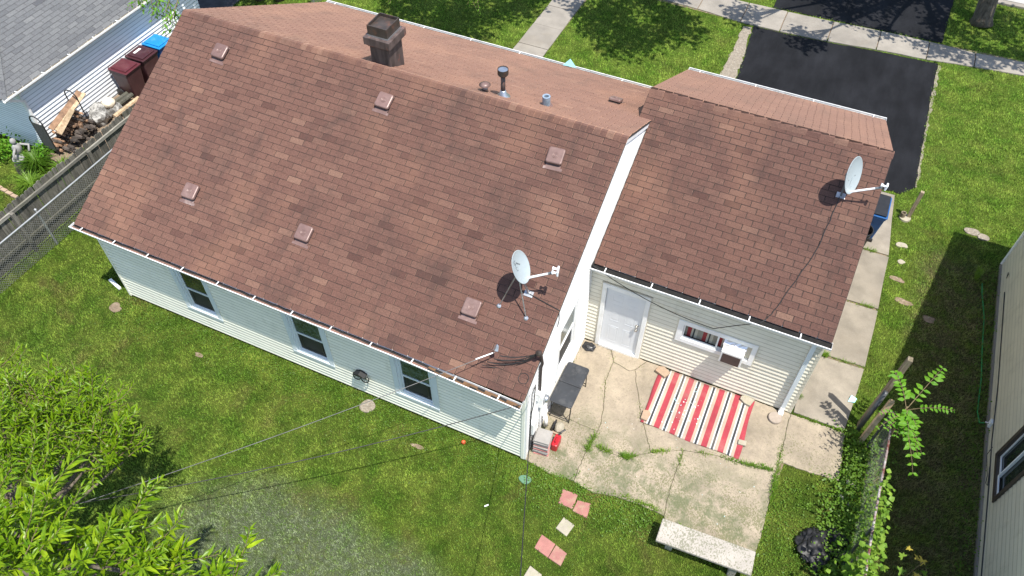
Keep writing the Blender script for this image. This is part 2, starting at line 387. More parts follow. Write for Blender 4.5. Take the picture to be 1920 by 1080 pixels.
_f = _n.math('FRACT', _n.math('ADD', _n.math('MULTIPLY', _n.math('ADD', _n.math('SUBTRACT', _sx.outputs[0], 1.985), _wob), 1 / .357), 5))
_cr = _n.ramp(_f, [(0, (.3, .036, .05)), (.175, (.37, .29, .225)), (.35, (.5, .53, .51)), (.425, (.035, .037, .042)), (.56, (.55, .53, .51)), (.635, (.37, .29, .225)), (.825, (.3, .036, .05))], True)
_cr = _n.scale(_cr, _n.rng(_n.noise(_p, 2.5, 6, .7), .3, .7, .76, 1.1))
_cr = _n.mix(_n.rng(_n.noise(_p, 1.3, 5, .6), .52, .7, 0, .3), _cr, (.3, .25, .2))
_cr = _n.mix(_n.math('MULTIPLY', _n.math('GREATER_THAN', _n.noise(_p, 26, 3, .7), .66), .55), _cr, (.2, .17, .11))
_n.out(_cr, .95); _n.bump(_n.noise(_n.pos((1, 5, 1)), 90, 2), .4, .004)
def woodmat(name, col, dark, stretch=(6, 6, .7), amt=.8, lowdark=False):
    m, n = newmat(name)
    p = n.pos(stretch); f = n.noise(p, 3.2, 5, .65, .4)
    c = n.mix(n.rng(f, .35, .68), dark, col)
    c = n.scale(c, n.rng(n.n('ObjectInfo').outputs['Random'], 0, 1, .68, 1.28))
    d = n.rng(n.noise(n.pos(), 1.6, 5, .65), .5, .7, 0, amt * .5, True)
    c = n.mix(d, c, (.09, .09, .05))
    if lowdark:  # uneven darker tone towards the bottom
        z = n.n('SeparateXYZ', {0: n.n('NewGeometry').outputs['Position']}).outputs[2]; c = n.mix(n.math('MULTIPLY', n.rng(z, .95, .35), n.rng(n.noise(n.pos((3, 3, 1)), 3, 5, .7), .3, .6, .35, .95)), c, (.035, .037, .022))
    n.out(c, .92); n.bump(f, .4, .01); return m
M_PICK = woodmat('weathered_picket', (.165, .153, .128), (.055, .052, .043), lowdark=True)
M_RAILW = woodmat('weathered_rail', (.27, .257, .22), (.11, .104, .088), (6, .7, 6))
M_POSTW = woodmat('old_post', (.4, .33, .23), (.15, .11, .07))
M_LUMB = woodmat('pale_lumber', (.5, .38, .25), (.28, .19, .11), (4, 4, 2))
M_LOG = mat('split_log', (.27, .16, .095), .9, var=.4, scale=7, objvar=.35, dirt=(.06, .045, .035), dirtamt=.5)
M_LOGD = mat('dark_log', (.06, .048, .04), .95, var=.5, scale=8, objvar=.4)
M_ROCKG, _n = newmat('granite'); _p = _n.pos()
_n.out(_n.mix(_n.rng(_n.noise(_p, 6, 5, .7), .42, .6), (.13, .125, .115), (.42, .41, .38)), .9); _n.bump(_n.noise(_p, 14, 5), .6, .03)
M_ROCKW = mat('cream_rock', (.58, .51, .39), .9, var=.15, scale=6, bump=.5, bscale=15)
M_MAROON = mat('maroon_plastic', (.085, .018, .024), .33, var=.2, scale=4, dirt=(.16, .08, .08), dirtamt=.3, spec=.55)
M_MAROOND = mat('dark_maroon_plastic', (.045, .014, .018), .4, var=.2, scale=4, dirt=(.12, .07, .07), dirtamt=.3)
M_BLUEPL = mat('blue_lid', (.012, .19, .47), .35, var=.15, scale=6, dirt=(.1, .3, .5), dirtamt=.4)
M_BLUEBIN = mat('blue_bin', (.008, .075, .24), .4, var=.15)
M_RED = mat('red_plastic', (.36, .012, .02), .35, var=.12)
M_TABLE = mat('black_table', (.028, .031, .036), .5, var=.25, scale=5, dirt=(.1, .1, .1), dirtamt=.35, dirtscale=6)
M_BAG = mat('black_bag', (.011, .011, .012), .5, var=.3, scale=8, bump=.35, bscale=7, spec=.35, dirt=(.05, .05, .04), dirtamt=.35, dirtscale=4)
M_RUSTP, _n = newmat('rusty_fence_pipe'); _p = _n.pos()
_n.out(_n.mix(_n.rng(_n.noise(_p, 6, 5, .7), .42, .6), (.13, .045, .035), (.42, .4, .38)), .6); _n.b.inputs['Metallic'].default_value = .3
M_PIPE = mat('grey_pipe', (.1, .105, .11), .5, .5, var=.25, scale=7)
M_WIRE = mat('fence_wire', (.27, .27, .26), .55, .3, var=.2)
M_RAILM = mat('fence_rail', (.36, .37, .37), .4, .5, var=.1)
M_HOSE = mat('green_hose', (.01, .2, .04), .45)
M_BROWNF = mat('brown_window_frame', (.055, .042, .032), .5, var=.15)
M_ORANGE = mat('orange_ball', (.6, .1, .03), .5)
M_CYAN = mat('pale_blue_plastic', (.36, .68, .73), .4)
M_GREENLID = mat('green_lid', (.075, .17, .105), .7, var=.25, scale=18, dirt=(.1, .14, .06), dirtamt=.6, dirtscale=22)
M_STATUE = mat('statue_stone', (.26, .255, .245), .85, var=.25, scale=7, dirt=(.2, .19, .18), dirtamt=.4)
M_ORN = mat('black_iron', (.014, .014, .015), .5)
M_CREAMPIPE = mat('white_pvc', (.78, .78, .75), .35, var=.05)

# ------------------------------------------------------------------ ground
GX0, GX1, GY0, GY1 = -34, 24, -22, 40
b = MB(); b.add([(-250, -250, 0), (250, -250, 0), (250, 250, 0), (-250, 250, 0)], [(0, 1, 2, 3)])
b.build('lawn', M_LAWN, kind='structure', label='green back and front lawn around the house', origin=(0, 0, 0))

def irregular(cx, cy, rx, ry, seed, n=22, amp=.35):
    r_ = random.Random(seed); ph = [r_.uniform(0, 6.28) for _ in range(5)]
    return [(cx + rx * (1 + amp * sum(math.sin(k * t + ph[k]) / (k + 1) for k in range(1, 5))) * math.cos(t), cy + ry * (1 + amp * sum(math.sin(k * t + ph[k]) / (k + 1) for k in range(1, 5))) * math.sin(t)) for t in [2 * math.pi * i / n for i in range(n)]]
def jag(a, b_, n, amp, r_):
    return [(a[0] + (b_[0] - a[0]) * i / n + r_.uniform(-amp, amp), a[1] + (b_[1] - a[1]) * i / n + r_.uniform(-amp, amp)) for i in range(1, n)]
def jagpoly(poly, step, amp, seed):
    """polygon with uneven edges; each edge's wobble depends on its ends only, so neighbours share it"""
    out = []
    for i, a in enumerate(poly):
        c = poly[(i + 1) % len(poly)]; out.append(a)
        L = math.hypot(c[0] - a[0], c[1] - a[1]); n = max(1, int(L / step))
        key = tuple(sorted((a, c))); r_ = random.Random(str(key))
        pts = jag(key[0], key[1], n, amp, r_)
        out += pts if key[0] == a else pts[::-1]
    return out
def inset(poly, d):
    n = len(poly); ar = sum(poly[i][0] * poly[(i + 1) % n][1] - poly[(i + 1) % n][0] * poly[i][1] for i in range(n))
    if ar < 0: poly = poly[::-1]
    out = []
    for i in range(n):
        p0, p1, p2 = Vector((*poly[i - 1], 0)), Vector((*poly[i], 0)), Vector((*poly[(i + 1) % n], 0))
        e1 = (p1 - p0); e2 = (p2 - p1)
        n1 = Vector((-e1.y, e1.x, 0)).normalized(); n2 = Vector((-e2.y, e2.x, 0)).normalized()
        m = n1 + n2; m = m / max(m.dot(m) / 2, .6); q = p1 + m * d; out.append((q.x, q.y))
    return out

NOGRASS = []   # polygons (world x, y) where no blades grow
# patio: slabs parted by the cracks
c1, c2, c3, c4, c5, c6 = (.71, 3.5), (.89, 3.15), (.9, 2.59), (1.03, 2.17), (1.19, 1.56), (1.2, 1.27)
d1, d2, d3, d4, d5, d6, d7 = (1.16, .9), (1.95, .91), (2.43, 1.27), (3.05, 1.62), (3.7, 1.79), (4.27, 1.84), (4.98, 1.96)
e1, e2, e3 = (.03, 1.33), (.59, 1.29), (1.16, -.04)
f1, f2, f3 = (3.05, .87), (3.07, .36), (3.12, .02)
h1, h2 = (4.96, 3.5), (1.95, 2.05)
k1 = (1.42, 3.15)
slabs = [
    [(.03, 3.5), c1, c2, c3, c4, c5, c6, e2, e1],
    [e1, e2, c6, d1, (1.15, .61), e3, (.64, -.1), (.03, .0)],
    [c1, (1.6, 3.5), k1, (1.32, 3.07), c2],
    [(1.6, 3.5), h1, d7, d6, d5, d4, d3, h2, (1.62, 2.72), k1],
    [c2, (1.32, 3.07), k1, (1.62, 2.72), h2, d3, d2, d1, c6, c5, c4, c3],
    [d1, d2, d3, d4, f1, f2, f3, (2.6, .05), (2.1, 0.), (1.62, -.12), e3, (1.15, .61)],
    [d4, d5, d6, d7, (5.02, .4), (4.98, -.1), (3.2, -.2), f3, f2, f1],
    [h1, (6.15, 3.5), (6.23, 2.3), (5.7, 2.24), (5.04, 2.22), d7],
]
def slab_set(parent, polys, m, z1, gap, step, amp, name='slab', z0=-.08):
    for i, pl in enumerate(polys):
        NOGRASS.append(inset(pl, .06) if len(pl) > 4 or amp > .0135 else pl)
        MB().prism(inset(jagpoly(pl, step, amp, i), gap), z0, z1 + (i % 3) * .004).build(name, m, parent, bev=.006, segs=1)
b = MB(); b.prism([(.02, 3.5), (5, 3.5), (6.1, 3.4), (6.1, 2.5), (5.1, 2.35), (4.9, .2), (3.2, .25), (1.2, .15), (.1, .15)], -.1, .006)
patio = b.build('patio', M_DIRT, kind='structure', label='cracked tan concrete patio behind the house')
slab_set(patio, slabs, M_CONC, .03, .0045, .07, .012)
wk = [[(5.0, 3.56), (6.13, 3.56), (6.27, 5.42), (5.0, 5.38)], [(5.0, 5.42), (6.28, 5.47), (6.31, 7.33), (5.0, 7.29)], [(5.0, 7.33), (6.31, 7.38), (6.31, 9.3), (5.0, 9.28)], [(5.0, 9.33), (6.3, 9.34), (6.14, 11.8), (5.0, 11.8)]]
b = MB(); b.prism([(5.02, 3.6), (6.1, 3.6), (6.25, 5.5), (6.26, 9.2), (6.1, 11.7), (5.02, 11.7)], -.1, .004)
walk = b.build('side_walkway', M_DIRT, kind='structure', label='concrete slab walkway along the garage side')
slab_set(walk, wk, M_WALK, .035, .012, .5, .012)
# street side
sj = [(-8.0, 18.95, 20.0), (-6.4, 18.95, 20.02), (-4.8, 18.95, 20.03), (-3.2, 18.93, 20.04), (-1.6, 18.82, 20.03), (0., 18.62, 20.02), (1.39, 18.62, 20.03), (3.0, 18.72, 20.07), (4.6, 18.9, 20.15), (6.2, 19.02, 20.18), (7.69, 19.25, 20.14), (9.3, 19.44, 20.25), (10.9, 19.6, 20.4), (12.5, 19.75, 20.55)]
b = MB(); b.prism([(-8, 19.0), (0, 18.7), (12.4, 19.8), (12.4, 20.5), (0, 19.95), (-8, 19.95)], -.1, .005)
sw = b.build('sidewalk', M_DIRT, kind='structure', label='pale concrete sidewalk crossing the driveway')
slab_set(sw, [[(a[0], a[1]), (c[0], c[1]), (c[0], c[2]), (a[0], a[2])] for a, c in zip(sj, sj[1:])], M_SIDE, .035, .016, .4, .012)
b = MB(); b.prism([(-6.5, 13), (-5.5, 13), (-5.42, 18.6), (-6.55, 18.6)], -.1, .005)
fw = b.build('front_walkway', M_DIRT, kind='structure', label='concrete path from the sidewalk to the front door')
fy = [11.6, 12.9, 14.2, 15.5, 16.8, 18.0, 18.88]
slab_set(fw, [[(-6.56, a), (-5.46, a), (-5.46, c), (-6.56, c)] for a, c in zip(fy, fy[1:])], M_SIDE, .032, .01, .4, .012)
dw = [(.72, 10.9), (6.05, 11.95), (6.23, 11.9), (6.62, 12.37), (6.6, 14), (6.58, 16), (6.6, 18.95), (4.6, 18.84), (3.0, 18.68), (1.39, 18.58), (.5, 18.6), (.62, 17), (.72, 15.5)]
MB().prism(jagpoly(dw, .25, .02, 1), -.1, .022).build('driveway', M_ASPH, kind='structure', label='fresh black asphalt driveway in front of the garage')
NOGRASS.append(dw)
ap = [(.86, 20.1), (3, 20.15), (4.6, 20.23), (6.2, 20.27), (6.6, 20.3), (6.72, 23.72), (.7, 23.55)]
MB().prism(jagpoly(ap, .25, .02, 2), -.1, .022).build('driveway_apron', M_ASPH, kind='structure', label='black asphalt apron between sidewalk and street')
NOGRASS.append(ap)
b = MB(); b.prism([(-40, 23.3), (6.7, 23.74), (30, 24.4), (30, 24.65), (6.7, 23.97), (-40, 23.55)], -.1, .09)
b.build('kerb', M_SIDE, kind='structure', label='pale concrete kerb along the street', bev=.02)
NOGRASS.append([(-40, 23.3), (30, 24.4), (30, 40), (-40, 40)])
b = MB(); b.add([(-60, 23.3, .014), (40, 24.6, .014), (40, 33, .014), (-60, 32, .014)], [(0, 1, 2, 3)]); b.build('street', M_STREET, kind='structure', label='pale concrete street beyond the kerb')
gs = [(.15, 14.6), (.7, 15.2), (.6, 17), (.46, 18.5), (.15, 18.45), (.2, 17)]
MB().prism(jagpoly(gs, .15, .05, 5), -.05, .012).build('gravel_strip', M_GRAVEL, kind='structure', label='strip of dirt and gravel along the driveway edge')
NOGRASS.append(gs)
gs2 = [(6.58, 12.4), (6.67, 12.4), (6.66, 15), (6.68, 18.9), (6.58, 18.9)]
MB().prism(jagpoly(gs2, .12, .045, 6), -.05, .009).build('gravel_strip', M_GRAVEL, kind='structure', label='thin dirt edge on the far side of the driveway')
nd = [(-24, 10.2), (-17.0, 10.4), (-16.8, 12), (-17.3, 20), (-24, 20)]
MB().prism(nd, -.05, .012).build('neighbour_driveway', M_ASPHO, kind='structure', label='dark asphalt drive beyond the grey roofed house'); NOGRASS.append(nd)
nb = [(-16.54, 2.9), (-14.3, 2.7), (-14.3, 9.5), (-16.54, 9.5)]
MB().prism(jagpoly(nb, .3, .04, 3), -.05, .28).build('bare_ground', M_DIRT, kind='structure', label='bare soil between the neighbour house and the picket fence'); NOGRASS.append(nb)
NOGRASS += [[(-10.8, 0.0), (0.05, 0.0), (0.05, 9.6), (-10.8, 9.6)], [(0, 3.4), (5.02, 3.4), (5.02, 10.8), (0, 10.8)], [(-30, 3.2), (-16.6, 3.2), (-16.6, 10.5), (-30, 10.5)], [(9, -6), (20, -6), (20, 10.1), (9, 10.1)]]
for i, (x, y, rx, ry) in enumerate([(6.6, 8.63, .17, .09), (6.82, 7.9, .2, .1), (7.5, 7.6, .16, .1), (-10.8, -.48, .17, .13), (-8.05, -.75, .12, .05), (-2.2, -.7, .14, .05)]):
    pl = irregular(x, y, rx, ry, i + 3)
    MB().prism(pl, -.04, .012 + .001 * i).build('dirt_patch', M_DIRT, kind='structure'); NOGRASS.append(pl)

# ------------------------------------------------------------------ walls of lapped boards
def cut(lo, hi, holes):
    segs = [(lo, hi)]
    for a, c in holes:
        nx = []
        for s0, s1 in segs:
            if c <= s0 or a >= s1: nx.append((s0, s1)); continue
            if a > s0 + .01: nx.append((s0, a))
            if c < s1 - .01: nx.append((c, s1))
        segs = nx
    return segs
def lap_wall(parent, axis, plane, out, lo, hi, z0, z1, h, m, holes=(), span=None, lip=.024, name='siding_board', bow=0):
    """boards on the plane axis=plane facing out (+1/-1); holes are (lo, hi, z0, z1); span(z) narrows the run (gable)"""
    k = 0; z = z0
    while z < z1 - .01:
        zt = min(z + h, z1)
        l0, h0, l1, h1_ = lo, hi, lo, hi
        if span: 
            (l0, h0), (l1, h1_) = span(z), span(zt)
            if h0 - l0 < .05: break
        hl = [(a, c) for a, c, q0, q1 in holes if q0 < z + h * .5 < q1]
        for s0, s1 in cut(l0, h0, hl):
            t0 = max(s0, l1) if abs(s0 - l0) < 1e-6 else s0; t1 = min(s1, h1_) if abs(s1 - h0) < 1e-6 else s1
            if t1 < t0: t0 = t1 = (t0 + t1) / 2
            def P(u, d, zz): return (u, plane + out * d, zz) if axis == 'y' else (plane + out * d, u, zz)
            vs = [P(s0, 0, z), P(s1, 0, z), P(t1, 0, zt), P(t0, 0, zt), P(s0, lip, z), P(s1, lip, z), P(t1, .003, zt), P(t0, .003, zt), P(s0, lip, z + .018), P(s1, lip, z + .018)]
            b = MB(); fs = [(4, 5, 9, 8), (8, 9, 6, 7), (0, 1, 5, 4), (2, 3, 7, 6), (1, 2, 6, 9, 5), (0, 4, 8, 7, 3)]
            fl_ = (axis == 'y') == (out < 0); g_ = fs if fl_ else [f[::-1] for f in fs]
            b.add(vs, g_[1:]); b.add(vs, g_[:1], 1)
            b.build(name, [m, LIP_SHADE[m.name]], parent)
        z += h; k += 1

# ------------------------------------------------------------------ HOUSE
L, YR, ZR, ZE, YE = 10.736, 4.72, 5.256, 2.705, -.199
YF, ZF = 9.849, 2.735
XL, XR = -10.918, .061
house = empty('house', (-5, 4.7, 0), 'low house with brown shingle roofs, cream siding and attached garage', 'house')
sm = (ZR - ZE) / (YR - YE); sf = (ZR - ZF) / (YF - YR)
YG, LG, ZEG, YEG, YRG, ZRG, YFG, ZFG, XRG = 3.521, 4.94, 2.862, 3.44, 7.26, 4.658, 10.954, 2.841, 5.006
sg = (ZRG - ZEG) / (YRG - YEG); sgf = (ZRG - ZFG) / (YFG - YRG)
wins = [(-8.52, -7.82, .78, 2.2), (-5.52, -4.76, .78, 2.2), (-2.86, -2.12, .78, 2.2)]
CW = .17    # casing width
nearw = MB().box(-L + .03, -.03, .1, .25, .1, 2.62).build('wall', M_FOUND, house)
MB().box(-L + .03, -.03, .03, .2, -.1, .1).build('foundation', M_FOUND, house)
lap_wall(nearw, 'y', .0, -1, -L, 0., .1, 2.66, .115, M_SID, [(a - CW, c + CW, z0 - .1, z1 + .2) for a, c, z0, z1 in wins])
for xx in (-L - .012, -.055):
    MB().box(xx, xx + .065, -.032, .04, .05, 2.66).build('corner_post', M_SID, nearw)
gw = [(1.72, 2.62, .95, 2.45)]
gablew = MB().box(-.2, -.05, .3, 9.3, .1, 2.6).build('wall', M_FOUND, house, label='white gable end wall above the patio')
def gspan(z):
    a = max(.0, YE + (z + .1 - ZE) / sm); c = min(9.4, YF - (z + .1 - ZF) / sf)
    return (a, c)
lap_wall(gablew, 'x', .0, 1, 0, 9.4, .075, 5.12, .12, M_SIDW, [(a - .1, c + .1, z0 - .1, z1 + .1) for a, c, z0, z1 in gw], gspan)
MB().box(-.02, .05, -.02, .06, .05, 2.66).build('corner_post', M_TRIM, gablew)
MB().box(-.03, .035, .06, 3.5, .03, .16).build('base_trim', M_TRIM, gablew)
MB().box(-L, -L + .15, .1, 9.4, .0, 2.7).build('wall', M_SID, house)
MB().box(-L, 0, 9.3, 9.45, .0, 2.7).build('wall', M_SID, house)
pw = (2.2, 3.68, 1.32, 1.8); dr = (.42, 1.27, .0, 2.115)
patw = MB().box(.0, LG - .03, YG + .1, YG + .25, .05, 2.75).build('wall', M_FOUND, house)
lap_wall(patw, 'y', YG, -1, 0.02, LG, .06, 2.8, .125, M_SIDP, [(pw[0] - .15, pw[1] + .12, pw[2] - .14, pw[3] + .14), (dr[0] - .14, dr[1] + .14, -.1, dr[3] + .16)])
MB().box(LG - .05, LG + .014, YG - .024, YG + .05, .05, 2.8).build('corner_post', M_TRIMC, patw)
sidew = MB().box(LG - .15, LG - .05, YG + .2, 10.7, .0, 2.7).build('wall', M_FOUND, house)
def sspan(z): return (max(YG + .05, YEG + (z + .1 - ZEG) / sg), min(10.7, YFG - (z + .1 - ZFG) / sgf))
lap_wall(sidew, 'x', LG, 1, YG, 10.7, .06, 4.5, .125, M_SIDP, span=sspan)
MB().box(0, LG, 10.6, 10.75, 0, 2.75).build('wall', M_SIDP, house)

# roofs
ROOF_TABS = []   # (distance, roof, matrix, u0, u1, v0, tone)
TAB, EXP = .34, .139
def roof_plane(roof, org, yaw, pitch, length, slope, uclip=None, last=.139, rowoff=0):
    M = Matrix.Translation(org) @ rotM('Z', yaw) @ rotM('X', pitch)
    nrow = int(math.ceil((slope - .03) / EXP)); gapw = .009
    for r_ in range(nrow):
        v0 = r_ * EXP - .03; off = (TAB / 2 if (r_ + rowoff) % 2 else 0) - TAB + random.Random(r_ * 31 + int(yaw * 7)).uniform(-.012, .012)
        ua, ub = (0, length) if uclip is None else uclip(v0 + EXP / 2)
        u = off
        while u < length + TAB:
            a, c = max(u, ua), min(u + TAB, ub)
            if c - a > .03:
                t = random.gauss(.5, .105)
                q = random.random()
                if q < .03: t = random.uniform(.05, .28)
                elif q > .985: t = random.uniform(.75, .95)
                P = M @ Vector(((a + c) / 2, v0 + EXP / 2, 0)); w = view(P)
                big = inframe(P, 0)
                ROOF_TABS.append(((w[2] if (big and w) else 999), roof, M, round(a + gapw, 4), round(c - gapw, 4), v0 + random.uniform(-.0045, .0045), min(1, max(0, t)), pitch, yaw, nrow - 1 == r_, slope))
            u += TAB
def tab_verts(w, vlen):   # lower edge proud, upper end tucked under the next course
    k = .13 / vlen; zk = .0135 + (.003 - .0135) * k
    return [(0, 0, 0), (w, 0, 0), (w, vlen, -.001), (0, vlen, -.001), (0, 0, .0135), (w, 0, .0135), (w, .13, zk), (0, .13, zk), (w, vlen, .003), (0, vlen, .003)], [(4, 5, 6, 7), (7, 6, 8, 9), (0, 1, 5, 4), (1, 2, 8, 6, 5), (3, 0, 4, 7, 9)]
def roof_deck(name, quads, m, parent):
    b = MB()
    for q in quads:
        n = (Vector(q[1]) - Vector(q[0])).cross(Vector(q[2]) - Vector(q[0])).normalized()
        if n.z < 0: q = q[::-1]; n = -n
        k = len(q); lo = [Vector(p) - n * .05 for p in q]; hi = [Vector(p) - n * .002 for p in q]
        b.add(lo + hi, [tuple(range(k))[::-1], tuple(range(k, 2 * k))] + [(i, (i + 1) % k, k + (i + 1) % k, k + i) for i in range(k)])
    return b.build(name, m, parent)
roof = roof_deck('roof', [[(XL, YE, ZE), (XR, YE, ZE), (XR, YR, ZR), (XL, YR, ZR)], [(XL, YR, ZR), (XR, YR, ZR), (XR, YF, ZF), (XL, YF, ZF)]], M_DECK, house)
XGL = -.225
groof = roof_deck('roof', [[(.04, YEG, ZEG), (XRG, YEG, ZEG), (XRG, YRG, ZRG), (XGL, YRG, ZRG), (XGL, 6.585, ZEG + sg * (6.585 - YEG)), (.06, 6.57, ZEG + sg * (6.57 - YEG))], [(XGL, YRG, ZRG), (XRG, YRG, ZRG), (XRG, YFG, ZFG), (XGL + .08, YFG, ZFG)]], M_DECK, house)
groof['label'] = 'brown shingle roof of the attached garage'
SLM = math.hypot(YR - YE, ZR - ZE); SLF = math.hypot(YF - YR, ZR - ZF)
roof_plane(roof, (XL, YE, ZE), 0, math.atan(sm), XR - XL, SLM)
roof_plane(roof, (XR, YF, ZF), math.pi, math.atan(sf), XR - XL, SLF)
SLG = math.hypot(YRG - YEG, ZRG - ZEG); SLGF = math.hypot(YFG - YRG, ZRG - ZFG)
vg = (6.585 - YEG) / math.cos(math.atan(sg))
roof_plane(groof, (XGL, YEG, ZEG), 0, math.atan(sg), XRG - XGL, SLG, lambda v: ((.04 - XGL) if v < vg else 0, XRG - XGL), rowoff=1)
roof_plane(groof, (XRG, YFG, ZFG), math.pi, math.atan(sgf), XRG - XGL, SLGF, lambda v: (0, XRG - XGL - .08 + .02 * v))
ROOF_TABS.sort(key=lambda t: t[0])
TONES = [i / 15 for i in range(16)]; TABMI = [0, 1, 1, 0, 0]  # dark slot: butt face, plus shadow strip painted just below the next course
_cache = {}
def tab_mesh(w, vlen, tone, m):
    key = (round(w, 3), round(vlen, 3), tone, m.name)
    if key not in _cache:
        vs, fs = tab_verts(*key[:2]); me = bpy.data.meshes.new('shingle'); me.from_pydata(vs, [], fs); me.materials.append(m); me.materials.append(M_BUTTSHADE if m == M_SH else M_DECKG); me.polygons.foreach_set('material_index', TABMI)
        at = me.attributes.new('tone', 'FLOAT', 'FACE'); at.data.foreach_set('value', [tone] * len(fs)); _cache[key] = me
    return _cache[key]
def lay_tabs(tabs, limit, m, solo_ok=lambda t: True):
    rest = {}; n = 0
    for d, rf, M, a, c, v0, t, pitch, yaw, lastrow, slope in tabs:
        vlen = min(EXP + .05, slope - v0 - .005)
        if n < limit and d < 900:
            n += 1; me = tab_mesh(c - a, vlen, TONES[min(15, int(t * 16))], m)
            o = bpy.data.objects.new('shingle', me); W_ = M @ Vector((a, v0, 0))
            place(o, W_, rf); o.rotation_euler = (M.to_3x3()).to_euler()
        else:
            b = rest.setdefault(rf.name, (rf, MB()))[1]
            vs, fs = tab_verts(c - a, vlen); V_ = [M @ Vector((x + a, y + v0, z)) for x, y, z in vs]
            b.add(V_, [fs[0], fs[3], fs[4]], 0, t); b.add(V_, [fs[1], fs[2]], 1, t)
    for rf, b in rest.values(): b.build('shingles', [m, M_BUTTSHADE if m == M_SH else M_DECKG], rf, kind='stuff', tone=True)
lay_tabs(ROOF_TABS, 300, M_SH)
def ridge(rf, x0, x1, y, z, sa, sb, step=.142, w=.15, lim=999):
    x = x0
    while x < x1 - .02:
        xe = min(x + step + .05, x1 + .01); t = min(1, max(0, random.gauss(.5, .17)))
        a, c = math.atan(sa), math.atan(sb); q0, q1 = .02, .009
        vs = []
        for xx, h_ in ((x, q1), (xe, q0)):
            vs += [(xx, y - w * math.cos(a), z - w * math.sin(a) + h_), (xx, y - .03, z - .03 * sa + h_ + .004), (xx, y + .03, z - .03 * sb + h_ + .004), (xx, y + w * math.cos(c), z - w * math.sin(c) + h_)]
        vs += [(xx, yy, zz - .012) for xx, yy, zz in vs]
        fs = [(0, 4, 5, 1), (1, 5, 6, 2), (2, 6, 7, 3), (0, 8, 12, 4), (3, 7, 15, 11), (4, 12, 13, 5), (5, 13, 14, 6), (6, 14, 15, 7), (0, 1, 9, 8), (1, 2, 10, 9), (2, 3, 11, 10)]
        MB().add(vs, [f[::-1] for f in fs], 0, t).build('ridge_cap', M_SH, rf, tone=True)
        x += step
ridge(roof, XL, XR, YR, ZR, sm, sf)
ridge(groof, XGL, XRG, YRG, ZRG, sg, sgf, .285)
# old darker starter strip patched along the near eave
# rake boards
def rake(x0, x1, segs, m, parent):
    b = MB()
    for (ya, za), (yb, zb) in segs:
        b.add([(x0, ya, za - .17), (x1, ya, za - .17), (x1, yb, zb - .17), (x0, yb, zb - .17), (x0, ya, za - .01), (x1, ya, za - .01), (x1, yb, zb - .01), (x0, yb, zb - .01)], [(0, 3, 2, 1), (4, 5, 6, 7), (0, 1, 5, 4), (1, 2, 6, 5), (2, 3, 7, 6), (3, 0, 4, 7)])
    b.build('rake_board', m, parent)
rake(.02, .05, [((YE, ZE), (YR, ZR - .001)), ((YR, ZR), (YF, ZF))], M_TRIM, roof)
rake(XL + .01, XL + .04, [((YE, ZE), (YR, ZR - .001)), ((YR, ZR), (YF, ZF))], M_TRIM, roof)
rake(XRG - .035, XRG - .01, [((YEG, ZEG), (YRG, ZRG - .001)), ((YRG, ZRG), (YFG, ZFG))], M_TRIMC, groof)
MB().box(XL + .04, .02, YE + .015, YE + .04, ZE - .16, ZE - .03).build('fascia', M_ROTWOOD, roof)
MB().box(.04, XRG - .04, YEG + .012, YEG + .035, ZEG - .16, ZEG - .03).build('fascia', M_TRIM, groof)

